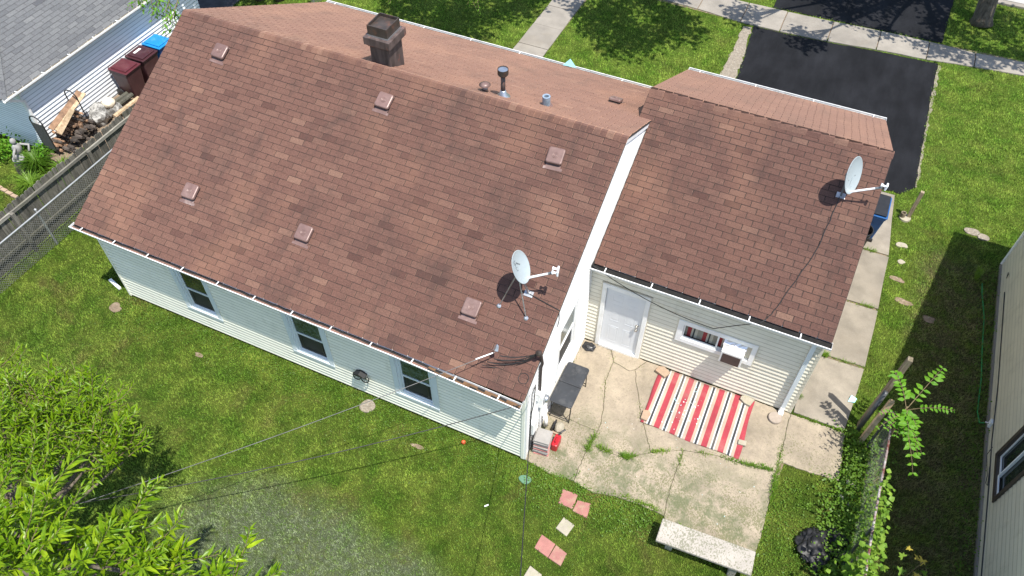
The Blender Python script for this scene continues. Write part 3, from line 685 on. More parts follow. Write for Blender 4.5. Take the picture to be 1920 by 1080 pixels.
def gutter(parent, x0, x1, yb, z, out, m, muck, n=1, drift=lambda t: (0, 0), hang=.95, w=.138, label=None):
    b = MB(); mk = MB(); N = 24
    def prof(y0, z0):
        return [(y0, z0), (y0, z0 - .1), (y0 + out * .075, z0 - .1), (y0 + out * w, z0 - .055), (y0 + out * w, z0 - .012), (y0 + out * (w + .012), z0 - .012), (y0 + out * (w + .012), z0), (y0 + out * (w - .006), z0), (y0 + out * (w - .006), z0 - .05), (y0 + out * .07, z0 - .092), (y0 + out * .008, z0 - .092), (y0 + out * .008, z0)]
    rows = []
    for i in range(N + 1):
        t = i / N; dy, dz = drift(t); x = x0 + (x1 - x0) * t; rows.append([(x, y, zz) for y, zz in prof(yb + dy, z + dz)])
    k = len(rows[0]); vs = [q for r_ in rows for q in r_]
    fs = [(i * k + j, i * k + (j + 1) % k, (i + 1) * k + (j + 1) % k, (i + 1) * k + j) for i in range(N) for j in range(k)]
    fs += [tuple(range(k)), tuple(range(N * k, N * k + k))[::-1]]
    b.add(vs, fs if out < 0 else [f[::-1] for f in fs])
    g = b.build('gutter', m, parent, label=label)
    # end caps and the muck inside
    for i in (0, N):
        q = rows[i]; xx = q[0][0]; y0 = q[0][1]; z0 = q[0][2]
        MB().box(min(xx, xx + (.004 if i == 0 else -.004)), max(xx, xx + (.004 if i == 0 else -.004)), min(y0, y0 + out * w), max(y0, y0 + out * w), z0 - .098, z0 - .002).build('end_cap', m, g)
    mv = []
    for i in range(N * 3 + 1):
        t = i / (N * 3); dy, dz = drift(t); x = x0 + .01 + (x1 - x0 - .02) * t; hh = random.uniform(-.07, -.045)
        mv += [(x, yb + dy + out * .0095, z + dz - (.004 if w > .15 else -hh)), (x, yb + dy + out * .06, z + dz + hh + random.uniform(-.015, .008)), (x, yb + dy + out * (w - .008), z + dz - .052)]
    fs = [(i * 3 + j, i * 3 + j + 1, i * 3 + j + 4, i * 3 + j + 3) for i in range(N * 3) for j in range(2)]
    for q, f in enumerate(fs):
        i_, j_ = q // 2, q % 2; mk.add([mv[k_] for k_ in (f if out > 0 else f[::-1])], [(0, 1, 2, 3)], (1 if j_ == 0 else 0) if not (w == .138 and i_ > N * 2.45) else (2 if (i_ + j_) % 3 else 1))  # strip along the back takes a dark tone: roof edge shade painted in
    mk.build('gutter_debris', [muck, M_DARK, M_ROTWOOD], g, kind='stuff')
    x = x0 + .3
    while x < x1 - .05:
        t = (x - x0) / (x1 - x0); dy, dz = drift(t)
        MB().box(x, x + .022, min(yb + dy, yb + dy + out * w), max(yb + dy, yb + dy + out * w), z + dz - .006, z + dz + .004).build('gutter_hanger', M_GUT, g)
        x += hang
    return g
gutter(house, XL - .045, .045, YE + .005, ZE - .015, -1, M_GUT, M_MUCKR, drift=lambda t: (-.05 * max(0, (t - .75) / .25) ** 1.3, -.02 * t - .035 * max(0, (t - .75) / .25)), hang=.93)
gutter(house, .025, XRG + .02, YEG, ZEG - .035, -1, M_GUT, M_MUCK, hang=1.02, w=.165)
gutter(house, XL, XR - .2, YF, ZF - .005, 1, M_GUT, M_MUCK, hang=1.5)
gutter(house, XGL + .1, XRG, YFG, ZFG - .005, 1, M_GUT, M_MUCK, hang=1.5)
MB().box(.04, .07, YEG - .13, YEG, ZEG - .1, ZEG + .02).build('gutter_flashing', M_DARK, house)

# windows
def frame_y(b, x0, x1, z0, z1, w, ya, yb, mi=0):
    b.box(x0, x0 + w, ya, yb, z0, z1, mi); b.box(x1 - w, x1, ya, yb, z0, z1, mi); b.box(x0 + w, x1 - w, ya, yb, z1 - w, z1, mi); b.box(x0 + w, x1 - w, ya, yb, z0, z0 + w, mi)
for i, (a, c, z0, z1) in enumerate(wins):
    b = MB(); frame_y(b, a - .05, c + .05, z0 - .05, z1 + .05, .06, -.005, .1)
    w_ = b.build('window', M_TRIMB, house)
    b = MB()
    b.box(a - CW, a - .05, -.04, .0, z0 - .05, z1 + .2); b.box(c + .05, c + CW, -.04, .0, z0 - .05, z1 + .2); b.box(a - .05, c + .05, -.04, 0, z1 + .05, z1 + .2)
    b.build('casing', M_TRIMB, w_, bev=.006)
    MB().box(a - CW, c + CW, -.044, .0, z0 - .11, z0 - .05).build('sill', M_TRIMB, w_, bev=.006)
    MB().box(a - CW - .02, a - CW, -.024, .0, z0 - .12, z1 + .2).box(c + CW, c + CW + .02, -.024, 0, z0 - .12, z1 + .2).box(a - CW, c + CW, -.024, 0, z0 - .135, z0 - .11).build('trim_channel', M_SID, w_)
    zm = z0 + .66
    b = MB(); frame_y(b, a + .01, c - .01, zm - .035, z1 - .01, .035, .02, .05); b.build('sash', M_TRIMB, w_)
    b = MB(); frame_y(b, a + .01, c - .01, z0 + .01, zm - .035, .03, .03, .06); b.build('sash', M_TRIMB, w_)
    MB().box(a + .045, c - .045, .035, .04, zm, z1 - .045).build('pane', M_GLASS if i == 0 else M_GLASSF, w_)
    MB().box(a + .04, c - .04, .044, .05, z0 + .04, zm - .065).build('insect_screen', M_SCREEN, w_)
    b = MB(); frame_y(b, a + .1, c - .1, z0 + .09, zm - .1, .03, .036, .0439); b.build('screen_frame', M_BLACKPL, w_)
# gable window
a, c, z0, z1 = gw[0]
b = MB()
for q in ((a - .1, a, z0 - .1, z1 + .1), (c, c + .1, z0 - .1, z1 + .1), (a, c, z1, z1 + .1), (a, c, z0 - .1, z0)): b.box(-.03, .03, *q)
w_ = b.build('window', M_TRIM, house, bev=.005)
zm = (z0 + z1) / 2
for q0, q1, px_, mm in ((z0, zm, -.03, M_SCREEN), (zm, z1, -.01, M_GLASSF)):
    b = MB(); 
    for q in ((a, a + .05, q0, q1), (c - .05, c, q0, q1), (a + .05, c - .05, q1 - .05, q1), (a + .05, c - .05, q0, q0 + .05)): b.box(px_ - .02, px_ + .02, *q)
    s_ = b.build('sash', M_TRIM, w_)
    MB().box(px_ - .005, px_ + .002, a + .05, c - .05, q0 + .05, q1 - .05).build('pane', mm, w_)
MB().box(.0, .055, a - .12, c + .12, z0 - .14, z0 - .1).build('sill', M_TRIM, w_)
# patio slider window with curtain
a, c, z0, z1 = pw; Y = YG
b = MB(); b.box(a - .13, a, Y - .045, Y + .05, z0 - .12, z1 + .12); b.box(c, c + .1, Y - .045, Y + .05, z0 - .12, z1 + .12); b.box(a, c, Y - .045, Y + .05, z1, z1 + .12); b.box(a, c, Y - .045, Y + .05, z0 - .12, z0)
w_ = b.build('window', M_TRIM, house, bev=.004)
b = MB(); frame_y(b, a - .155, c + .125, z0 - .145, z1 + .145, .024, Y - .03, Y + .01); b.build('trim_channel', M_TRIMC, w_)
b = MB(); frame_y(b, a + .005, 2.98, z0 + .005, z1 - .005, .028, Y + .0, Y + .03); b.build('sash', M_TRIM, w_)
b = MB(); frame_y(b, 2.94, 3.14, z0 + .005, z1 - .005, .028, Y + .031, Y + .055); b.build('sash', M_TRIM, w_)
MB().box(a, c, Y + .09, Y + .1, z0, z1).build('curtain', M_CURT, w_)
m_, n_ = newmat('clear_pane'); n_.out((.9, .95, .95), .02); n_.b.inputs['Transmission Weight'].default_value = 1.0; n_.b.inputs['IOR'].default_value = 1.0; n_.b.inputs['Specular IOR Level'].default_value = .9
MB().box(a + .03, 2.955, Y + .012, Y + .016, z0 + .03, z1 - .03).build('pane', m_, w_)
MB().box(3.1, c, Y + .04, Y + .06, z0, z1).build('filler_panel', M_TRIMC, w_)
# door
a, c, z0, z1 = dr
b = MB(); b.box(a - .12, a - .02, Y - .05, Y + .06, .02, z1 + .02); b.box(c + .02, c + .12, Y - .05, Y + .06, .02, z1 + .02); b.box(a - .12, c + .12, Y - .05, Y + .06, z1 + .02, z1 + .14)
d_ = b.build('door', M_TRIM, house, bev=.008)
MB().box(a - .145, a - .12, Y - .03, Y, .02, z1 + .16).box(c + .12, c + .145, Y - .03, Y, .02, z1 + .16).box(a - .12, c + .12, Y - .03, Y, z1 + .14, z1 + .165).build('trim_channel', M_TRIMC, d_)
lf = MB().box(a - .015, c + .015, Y + .0, Y + .04, z0 + .1, z1 + .01)
leaf_ = lf.build('door_leaf', M_DOOR, d_)
pb_ = MB()
for (x0, x1) in ((a + .13, a + .37), (c - .37, c - .13)):
    for (q0, q1) in ((.28, .85), (1.05, 1.62), (1.74, 1.98)):
        frame_y(pb_, x0, x1, q0, q1, .014, Y - .004, Y + .0); pb_.box(x0 + .05, x1 - .05, Y - .003, Y, q0 + .05, q1 - .05)
pb_.build('door_panel', M_DOOR, d_, bev=.003, segs=1)
MB().box(a - .02, c + .02, Y - .07, Y + .0, .03, .1).build('threshold', M_TRIM, d_)
MB().box(a - .12, c + .12, Y - .085, Y - .0, .0, .03).build('door_step', M_DARK, d_)
for zz, nm in ((1.02, 'knob'), (1.16, 'deadbolt')):
    M = TM(c - .07, Y, zz) @ rotM('X', R(90))
    MB().lathe([(.034, 0), (.034, .01), (.014, .014), (.014, .03), (.028, .038), (.03, .055), (.02, .066), (0, .07)], 16, M).build(nm, M_CHROME, d_, smooth=True)
# downspout at patio corner
b = MB(); b.box(4.7, 4.79, YG - .1, YG - .025, .22, 2.72); ds = b.build('downspout', M_TRIMB, house, bev=.006)
MB().box(4.69, 4.8, YG - .2, YG - .03, .04, .12).box(4.695, 4.795, YG - .105, YG - .02, .11, .23).build('elbow', M_TRIM, ds, bev=.01)
b = MB(); b.box(-10.86, -10.8, 0.02, .08, .2, 2.6)
for x_, y_ in ((-11.36, .1),):
    MB().prism([(-11.58, .12), (-11.14, .0), (-11.11, .07), (-11.55, .2)], .0, .07).build('downspout_extension', M_GUT, None, 'white downspout extension lying on the grass by the far corner', 'downspout', bev=.01)
fl = MB().lathe([(.02, .12), (.03, .1), (.05, .05), (.075, 0), (.06, .005), (0, .03)], 16, TM(-10.95, -.1, 2.42) @ rotM('Y', R(35))).build('floodlight', M_TRIM, house, smooth=True)
MB().tube([(-10.93, -.1, 2.52), (-10.86, -.06, 2.58), (-10.8, 0, 2.6)], .015).build('floodlight_arm', M_TRIM, fl)

# chimney
def frust(b, cx, cy, z0, z1, hx0, hy0, hx1, hy1, mi=0):
    vs = [(cx + sx * hx, cy + sy * hy, z) for z, hx, hy in ((z0, hx0, hy0), (z1, hx1, hy1)) for sx, sy in ((-1, -1), (1, -1), (1, 1), (-1, 1))]
    b.add(vs, [(0, 3, 2, 1), (4, 5, 6, 7), (0, 1, 5, 4), (1, 2, 6, 5), (2, 3, 7, 6), (3, 0, 4, 7)], mi)
cx, cy = -5.63, 5.09
b = MB(); frust(b, cx, cy, 4.75, 5.63, .235, .27, .235, .27); ch = b.build('chimney', M_RUSTFL, house, label='square metal chimney with rust streaks')
b = MB(); frust(b, cx, cy, 5.63, 5.69, .26, .295, .275, .31); frust(b, cx, cy, 5.69, 5.87, .32, .355, .32, .355); b.build('collar', M_RUSTFL, ch, bev=.008)
b = MB(); frust(b, cx, cy, 5.871, 5.9, .25, .28, .25, .28); b.build('rain_pan', M_GALV, ch)
b = MB()
for x0, x1, y0, y1 in ((-.24, .24, -.27, -.25), (-.24, .24, .25, .27), (-.24, -.22, -.25, .25), (.22, .24, -.25, .25)): b.box(cx + x0, cx + x1, cy + y0, cy + y1, 5.9, 6.12)
b.box(cx - .22, cx + .22, cy - .25, cy + .25, 5.9, 6.05); b.build('chimney_top', M_FLUETOP, ch)
b = MB(); b.box(cx - .25, cx + .25, cy - .33, cy - .26, 5.13, 5.15); b.build('flashing', M_GALV, ch)
# roof vents
def boxvent(x, y, z, pitch, yaw, s=1.0):
    M = TM(x, y, z) @ rotM('Z', yaw) @ rotM('X', pitch) @ rotM('Z', random.uniform(-.07, .07))
    b = MB(); w = .152 * s
    prof = [(w * .95, .05), (w, .056), (w, .095), (w * .95, .112), (w * .86, .12)]
    vs = []; n = 6
    def ring(r_, z_):
        o = []; cr = r_ * .25
        for qx, qy, a0 in ((1, 1, 0), (-1, 1, 90), (-1, -1, 180), (1, -1, 270)):
            for k in range(5):
                t = R(a0 + 22.5 * k); o.append(((r_ - cr) * qx + cr * math.cos(t), (r_ - cr) * qy + cr * math.sin(t), z_))
        return o
    for r_, z_ in prof: vs += ring(r_, z_)
    k = 20; fs = [(i * k + j, i * k + (j + 1) % k, (i + 1) * k + (j + 1) % k, (i + 1) * k + j) for i in range(len(prof) - 1) for j in range(k)]
    fs += [tuple(range((len(prof) - 1) * k, len(prof) * k)), tuple(range(k))[::-1]]
    b.add([M @ Vector(q) for q in vs], fs)
    v = b.build('roof_vent', M_VENT, house, smooth=False, bev=.004)
    b = MB()
    for r0 in (.032, .055):
        b.lathe([(r0 - .009, .1195), (r0 - .005, .127), (r0 + .005, .127), (r0 + .009, .1195)], 20, M)
    b.build('embossed_ring', M_VENT, v, smooth=True)
    MB().box(-w * 1.15, w * 1.15, -w * 1.62, -w * 1.28, .0145, .0185, M=M).box(-w * .9, w * .9, -w * 1.28, w * .95, .0145, .0175, M=M).build('flashing', M_FLASH, v)
    MB().box(-w * .85, w * .85, -w * .85, w * .85, .0175, .055, M=M).build('vent_throat', M_DARK, v)
for x, y, z in ((-9.42, 4.05, 4.91), (-5.12, 4.05, 4.91), (-1.15, 3.98, 4.875), (-8.48, 1.17, 3.415), (-5.54, 1.16, 3.41), (-1.56, .94, 3.295)): boxvent(x, y, ZE + sm * (y - YE), math.atan(sm), 0, 1.13)
boxvent(-1.0, 7.3, ZR - sf * (7.3 - YR), math.atan(sf), math.pi, .95)
def fz(y): return ZR - sf * (y - YR)
v = MB().lathe([(.06, 0), (.06, .2)], 16, TM(-3.25, 5.07, fz(5.07) - .02)).build('vent_pipe', M_GALV, house, smooth=True, label='short vent pipe under a rusty round cap')
MB().lathe([(.0, .16), (.115, .165), (.125, .175), (.05, .215), (0, .22)], 22, TM(-3.25, 5.07, fz(5.07))).build('cap', M_VENT, v, smooth=True)
x, y = -2.84, 5.1
v = MB().lathe([(.052, 0), (.048, .55)], 16, TM(x, y, fz(y))).build('vent_pipe', M_RUSTFL, house, smooth=True, label='tall dark vent pipe with a drum shaped cap')
MB().lathe([(.16, -.03), (.15, .0), (.085, .06), (.062, .15), (.053, .16)], 18, TM(x, y, fz(y))).build('flashing', M_GALV, v, smooth=True)
MB().lathe([(.05, .5), (.085, .52), (.115, .56), (.115, .68), (.105, .68), (.105, .66), (0, .665)], 24, TM(x, y, fz(y))).build('cap', M_FLUETOP, v)
MB().lathe([(.0, .667), (.1, .667), (.1, .669), (0, .669)], 24, TM(x, y, fz(y))).build('cap_disc', M_GALV, v)
x, y = -1.95, 5.34
v = MB().lathe([(.086, -.05), (.086, .24), (.05, .24), (.05, .1)], 20, TM(x, y, fz(y))).build('vent_pipe', mat('lead_blue', (.33, .42, .5), .4, .5, var=.35, scale=16, dirt=(.6, .62, .64), dirtamt=.6, dirtscale=9), house, label='stubby blue grey lead pipe', smooth=False)
MB().lathe([(.15, -.03), (.14, .0), (.09, .03)], 18, TM(x, y, fz(y))).build('flashing', M_FLASH, v)

# gable service equipment
mt = MB().box(.015, .12, .62, .86, 1.2, 1.62).build('electric_meter', M_TRIM, house, bev=.012)
MB().lathe([(.085, 0), (.085, .05), (.06, .09), (0, .1)], 18, TM(.12, .74, 1.45) @ rotM('Y', R(90))).build('meter_dome', M_GALV, mt, smooth=True)
MB().box(.015, .1, .24, .44, .7, 1.1).build('junction_box', M_TRIM, house, bev=.008)
MB().box(.015, .1, .5, .6, 1.62, 1.9).build('junction_box', M_TRIM, house, bev=.008)
MB().tube([(.05, .74, .2), (.05, .74, 1.2)], .025, 8).build('conduit', M_TRIM, house)
MB().tube([(.05, .34, .1), (.055, .34, .7)], .018, 8).build('conduit', M_PIPE, house)
MB().tube([(.05, .2, .1), (.055, .2, 1.6), (.06, .3, 1.9), (.06, .34, 2.4)], .012, 6).build('conduit', M_CABLE, house)
MB().tube([(.02, .9, .52), (.1, .9, .5), (.14, .86, .4), (.15, .84, .2)], .045, 10).build('waste_pipe', M_CREAMPIPE, house, smooth=True)
mast = MB().tube([(.05, .62, 1.62), (.05, .6, 2.4), (.06, .58, 2.75), (.095, .55, 2.95), (.085, .5, 3.22), (.06, .47, 3.36)], .032, 10).build('service_mast', mat('mast_brown', (.055, .04, .038), .55, .3, var=.25), house, smooth=True)
MB().lathe([(.03, -.04), (.06, -.02), (.064, .01), (.04, .03), (0, .07)], 16, TM(.05, .45, 3.38) @ rotM('X', R(25))).build('weatherhead', M_FLUETOP, mast, smooth=True)

# ------------------------------------------------------------------ satellite dishes
def dish(name, label, c, nrm, mastfoot, lnb, rx, ry, legs=(), roll=0., two=True, texts=()):
    root = empty(name, mastfoot, label, 'satellite dish', 'satellite dishes on the roof')
    nrm = Vector(nrm).normalized(); c = Vector(c)
    up = (Vector((0, 0, 1)) - nrm * nrm.z).normalized(); sd = up.cross(nrm)
    up, sd = up * math.cos(roll) + sd * math.sin(roll), sd * math.cos(roll) - up * math.sin(roll)
    M = Matrix(((sd.x, up.x, nrm.x, c.x), (sd.y, up.y, nrm.y, c.y), (sd.z, up.z, nrm.z, c.z), (0, 0, 0, 1)))
    pr = [(0, -.045), (.3, -.042), (.6, -.029), (.85, -.012), (.95, 0), (.985, .006), (1.0, .002), (.99, -.006), (.95, -.01), (.6, -.039), (.3, -.052), (0, -.055)]
    MB().lathe([(a, z) for a, z in pr], 48, M, 0, rx, ry).build('reflector', M_DISH, root, smooth=True)
    b = MB(); b.lathe([(.09, -.07), (.09, -.05), (0, -.05)], 12, M); b.box(-.05, .05, -.12, .05, -.11, -.06, M=M); b.box(-.02, .02, -.2, .0, -.16, -.09, M=M)
    b.build('back_bracket', M_DISHD, root)
    back = M @ Vector((0, -.1, -.12))
    MB().tube([mastfoot, Vector(mastfoot) + (back - Vector(mastfoot)) * .15 + Vector((0, 0, .02)), back], .022, 10).build('mast', M_DISHD if not legs else M_GALV, root)
    MB().box(-.09, .09, -.06, .06, 0, .012, M=TM(*mastfoot) @ rotM('X', R(27))).build('foot_plate', M_GALV, root)
    st = M @ Vector((0, -ry * .93, -.02)); l_ = Vector(lnb)
    ax = (l_ - st).normalized()
    b = MB(); b.tube([st, st + ax * .1, l_ - ax * .09], [.026, .022, .02], 8); b.build('feed_arm', M_DISHW, root)
    MB().tube([l_ - ax * .15, l_ - ax * .03], .026, 8).build('arm_end', M_DISHD, root)
    toc = (c - l_).normalized(); s2 = toc.cross(Vector((0, 0, 1))).normalized(); u2 = s2.cross(toc)
    ML = Matrix(((s2.x, toc.x, u2.x, l_.x), (s2.y, toc.y, u2.y, l_.y), (s2.z, toc.z, u2.z, l_.z), (0, 0, 0, 1)))
    h = MB().box(-.085 if two else -.06, .085 if two else .06, -.055, -.02, -.035, .09, M=ML).build('feed_housing', M_DISHW, root, bev=.012)
    for q in ((-.05, .05) if two else (0.,)):
        MB().lathe([(.022, -.03), (.022, .03), (.038, .05), (.036, .07), (0, .072)], 14, ML @ TM(q, .0, .03) @ rotM('X', R(-90))).build('feed_horn', M_DISHW, root, smooth=True)
    for lg in legs:
        MB().tube([lg, back - Vector((0, 0, .05))], .012, 8).build('leg', M_GALV, root)
        MB().lathe([(.045, 0), (.045, .012), (.02, .03), (0, .03)], 14, TM(*lg) @ rotM('X', R(27))).build('foot', M_GALV, root)
    for name_, size, mx, my, ang, mm, n_ in texts:   # worn print, no longer readable: only its strokes
        r_ = random.Random(n_ * 7 + len(name_)); bb = MB()
        for k in range(n_):
            u0 = (k / (n_ - 1) - .5) * size; ca, sa = math.cos(ang), math.sin(ang); pts = []
            for q in range(3):
                uu, vv = u0 + r_.uniform(-.006, .006), (q - 1) * .011 + r_.uniform(-.004, .004); x_, y_ = mx + uu * ca - vv * sa, my + uu * sa + vv * ca
                pts.append(M @ Vector((x_, y_, -.038 + .042 * ((x_ / rx) ** 2 + (y_ / ry) ** 2))))
            bb.tube(pts, .0028, 4)
        bb.build(name_, mm, root)
    return root, M
DN1, DN2 = (.89, .105, .442), (.893, -.359, .274)
d1_, MD = dish('satellite_dish', 'white satellite dish on thin tripod legs near the gable edge', (-.72, 1.335, 4.5), DN1, (-.62, 1.5, ZE + sm * (1.5 - YE) + .015), (-.1, 1.49, 4.5), .29, .345,
     legs=((-1.08, 1.13, 3.405), (-.49, 1.09, 3.385)), roll=R(-6), texts=(('worn_lettering', .15, .02, .08, R(-62), M_INK, 11), ('worn_lettering', .1, -.1, .12, R(-70), M_PALEINK, 7)))
b = MB()
for k in range(3):
    b.tube([MD @ Vector((-.05 - .02 * k + .03 * math.cos(R(t)), .19 - .06 * k + .042 * math.sin(R(t)), -.012)) for t in range(20 + 60 * k, 300, 20)], .003, 4)
b.build('swoosh_mark', M_INK, d1_)
d2_, MD2 = dish('satellite_dish', 'larger white satellite dish on the garage roof corner', (4.35, 6.05, 4.79), DN2, (4.29, 6.14, ZEG + sg * (6.14 - YEG) + .015), (4.95, 6.04, 4.72), .32, .4, roll=R(4), two=False,
     texts=(('worn_lettering', .17, -.01, -.14, R(52), M_PALEINK, 12), ('worn_lettering', .3, -.14, .1, R(66), M_PALEINK, 6)))
b = MB()
for x_, y_ in ((-.12, -.06), (.12, -.06), (-.0, -.26), (.1, -.28)):
    b.lathe([(.008, 0), (.008, .006), (0, .007)], 8, MD2 @ TM(x_, y_, -.03))
b.build('bolt', M_DISHD, d2_)
def roofcable(name, pts, r, label, zf, m=M_CABLE, off=.028):
    P = []
    for i in range(len(pts) - 1):
        for k in range(6):
            t = k / 6; x = pts[i][0] + (pts[i + 1][0] - pts[i][0]) * t; y = pts[i][1] + (pts[i + 1][1] - pts[i][1]) * t; P.append((x + .01 * math.sin(i * 3 + k), y, zf(y) + off))
    x, y = pts[-1]; P.append((x, y, zf(y) + off))
    return P
gz = lambda y: ZEG + sg * (y - YEG); mz = lambda y: ZE + sm * (y - YE)
P = roofcable('c', [(4.27, 6.1), (4.25, 5.6), (4.18, 4.97), (4.0, 4.3), (3.78, 3.6), (3.72, 3.46)], .008, '', gz)
P += [(3.62, 3.3, 2.87), (3.2, 3.34, 2.5), (2.8, 3.44, 2.05)] + [Vector(q) for q in catenary((2.8, 3.44, 2.05), (.06, 3.33, 2.86), .18, 14)][1:]
MB().tube(P, .009, 5).build('dish_cable', M_CABLE, None, 'black cable running down the garage roof and looping past the door', 'cable')
P = roofcable('c', [(-.66, 1.5), (-.3, 1.45), (.055, 1.4)], .01, '', mz) + [(.075, 1.38, 3.3), (.06, 1.36, 3.1)]
MB().tube(P, .009, 5).build('dish_cable', M_CABLE, None, 'short black cable from the tripod dish over the gable edge', 'cable')

# ------------------------------------------------------------------ overhead wires
hk = (-.72, .2, 3.28)
b = MB(); b.tube(catenary(hk, (-7.4, -6.75, 2.75), .2, 30), .0065, 6); w1 = b.build('service_wire', M_CABLEG, None, 'thick twisted service wire from the roof mast across the back lawn', 'wire')
MB().lathe([(.0, -.02), (.05, .0), (.035, .1), (.0, .13)], 4, TM(-.72, .22, 3.3) @ rotM('X', R(-40))).build('wire_clamp', M_GALV, w1)
MB().tube([Vector(hk).lerp(Vector((-7.4, -6.75, 2.55)), t) for t in (.005, .04)], .012, 6).build('wire_grip', M_TRIM, w1)
for i, (sg_, r_) in enumerate(((.08, .011), (.13, .011), (.2, .01), (.26, .008))):
    MB().tube(catenary((-.62 - .1 * i, .2 - .06 * i, 3.22 - .08 * i), (.04, .45, 3.36), sg_, 14), r_, 5).build('drip_loop', M_CABLE, w1)
MB().tube(catenary((.0, -.28, 2.62), (-7.2, -5.6, 2.0), .3, 30), .009, 5).build('phone_wire', M_CABLE, None, 'thin dark wire from the gutter corner across the back lawn', 'wire')
MB().tube([(.08, .3, 2.55), (.09, .1, 2.5)] + catenary((.09, .1, 2.5), (2.6, -6.5, 6.0), .55, 30), .009, 5).build('phone_wire', M_CABLE, None, 'thin black wire from the meter wall crossing the stepping stones', 'wire')
MB().tube([(.0, .12, mz(.12) + .03)] + [(-.1 + .1 * math.cos(t / 3), .12 + .09 * math.sin(t / 3), mz(.12 + .09 * math.sin(t / 3)) + .03) for t in range(0, 40)], .005, 4).build('wire_coil', M_CABLE, None, 'small loop of spare wire lying on the roof corner', 'wire')

# ------------------------------------------------------------------ window air conditioner
ac = empty('air_conditioner', (3.35, 3.3, 1.27), 'white window air conditioner with foil flap in patio window', 'air conditioner')
MB().box(3.1, 3.57, 3.26, 3.6, 1.28, 1.66).build('body', M_ACB, ac, bev=.012)
MB().box(3.14, 3.53, 3.254, 3.26, 1.3, 1.6).build('grille', M_ACG, ac)
b = MB()
for k in range(11): b.box(3.155 + k * .0345, 3.165 + k * .0345, 3.25, 3.2545, 1.305, 1.595)
b.build('grille_bar', M_ACG, ac, kind='stuff')
vs = []; 
for i in range(9):
    for j in range(4): vs.append((3.09 + .49 * i / 8, 3.42 + .1 * j / 3, 1.675 + .12 * j / 3 * .6 + random.uniform(-.012, .02)))
MB().add(vs, [(i * 4 + j, i * 4 + 4 + j, i * 4 + 5 + j, i * 4 + 1 + j) for i in range(8) for j in range(3)]).build('foil_flap', M_FOIL, ac)

# ------------------------------------------------------------------ patio things
vs = []; NX, NY = 30, 20
for i in range(NX + 1):
    for j in range(NY + 1):
        u, v = i / NX, j / NY
        x = 1.95 + 2.2 * u + .03 * (1 - v); y = 1.88 + 1.58 * v + .015 * math.sin(u * 9); 
        vs.append((x + .012 * math.sin(v * 7), y, .05 + .009 * math.sin(u * 23 + v * 5) * math.sin(v * 11 + u * 3) + .02 * max(0, 1 - 14 * min(u, 1 - u)) * max(0, math.sin(v * 6)) + .018 * max(0, 1 - 14 * v) * max(0, math.sin(u * 9 + 1))))
b = MB(); b.add(vs, [(i * (NY + 1) + j, (i + 1) * (NY + 1) + j, (i + 1) * (NY + 1) + j + 1, i * (NY + 1) + j + 1) for i in range(NX) for j in range(NY)])
o = b.build('striped_rug', M_RUG, None, 'red, cream and black striped outdoor rug on the patio', 'rug', smooth=True)
s_ = o.modifiers.new('thick', 'SOLIDIFY'); s_.thickness = .008; s_.offset = -1
def stone(name, label, poly, z0, z1, m, cat='block', bev=.008):
    return MB().prism(poly, z0, z1).build(name, m, None, label, cat, 'blocks holding down the rug', bev=bev)
stone('concrete_block', 'broken tan block on the rug corner near the door', [(1.86, 3.28), (2.12, 3.18), (2.2, 3.36), (2.02, 3.46), (1.9, 3.42)], .055, .13, M_BRICK)
stone('concrete_block', 'tan block on the rug corner nearest the folding table', [(1.96, 1.94), (2.1, 1.93), (2.13, 2.15), (2.06, 2.2), (1.95, 2.17)], .055, .12, M_BRICK)
stone('concrete_block', 'small pale block on the outer lower rug corner', [(4.07, 2.22), (4.24, 2.24), (4.23, 2.36), (4.06, 2.34)], .055, .11, M_PALEP)
stone('concrete_block', 'broken pale slab on the rug corner under the window', [(3.83, 3.36), (3.95, 3.28), (4.08, 3.26), (4.14, 3.46), (3.92, 3.48), (3.85, 3.45)], .055, .12, M_PALEP)
MB().lathe([(0, .034), (.14, .034), (.15, .045), (.15, .085), (.14, .1), (0, .1)], 28, TM(4.66, 3.22, 0)).build('round_stepping_stone', mat('round_stone', (.3, .25, .205), .9, var=.15, scale=8, bump=.4), None, 'round tan stone beside the downspout', 'stepping stone')
MB().blob((.22, 3.3, .06), (.15, .12, .07), 14, 3, .35).build('black_lump', M_BLACKPL, None, 'black lump of tar in the inner corner beside the door', 'lump')
# folding table
tb = empty('folding_table', (.33, 1.72, .03), 'black fold-in-half table against the white gable wall', 'table')
def rrect(x0, x1, y0, y1, r_, corners):
    o = []
    for (cx_, cy_, a0), on in zip(((x1 - r_, y1 - r_, 0), (x0 + r_, y1 - r_, 90), (x0 + r_, y0 + r_, 180), (x1 - r_, y0 + r_, 270)), corners):
        if on: o += [(cx_ + r_ * math.cos(R(a0 + 18 * k)), cy_ + r_ * math.sin(R(a0 + 18 * k))) for k in range(6)]
        else: o.append((cx_ + r_ * (1 if a0 in (0, 270) else -1), cy_ + r_ * (1 if a0 in (0, 90) else -1)))
    return o
MB().prism(rrect(.07, .585, 1.725, 2.28, .06, (1, 1, 0, 0)), .68, .72).build('tabletop_half', M_TABLE, tb, bev=.008)
MB().prism(rrect(.07, .585, 1.16, 1.715, .06, (0, 0, 1, 1)), .68, .72).build('tabletop_half', M_TABLE, tb, bev=.008)
for y0, y1 in ((1.26, 1.2), (2.18, 2.24)):
    for x_ in (.1, .55): MB().tube([(x_, y0, .68), (x_, y1, .04)], .013, 8).build('leg', M_BLACKPL, tb)
    MB().tube([(.1, y1 + .0, .14), (.55, y1 + .0, .14)], .011, 8).build('crossbar', M_BLACKPL, tb)
    MB().tube([(.33, y0, .5), (.33, y0 + (.3 if y0 < 1.7 else -.3), .67)], .009, 6).build('brace', M_BLACKPL, tb)
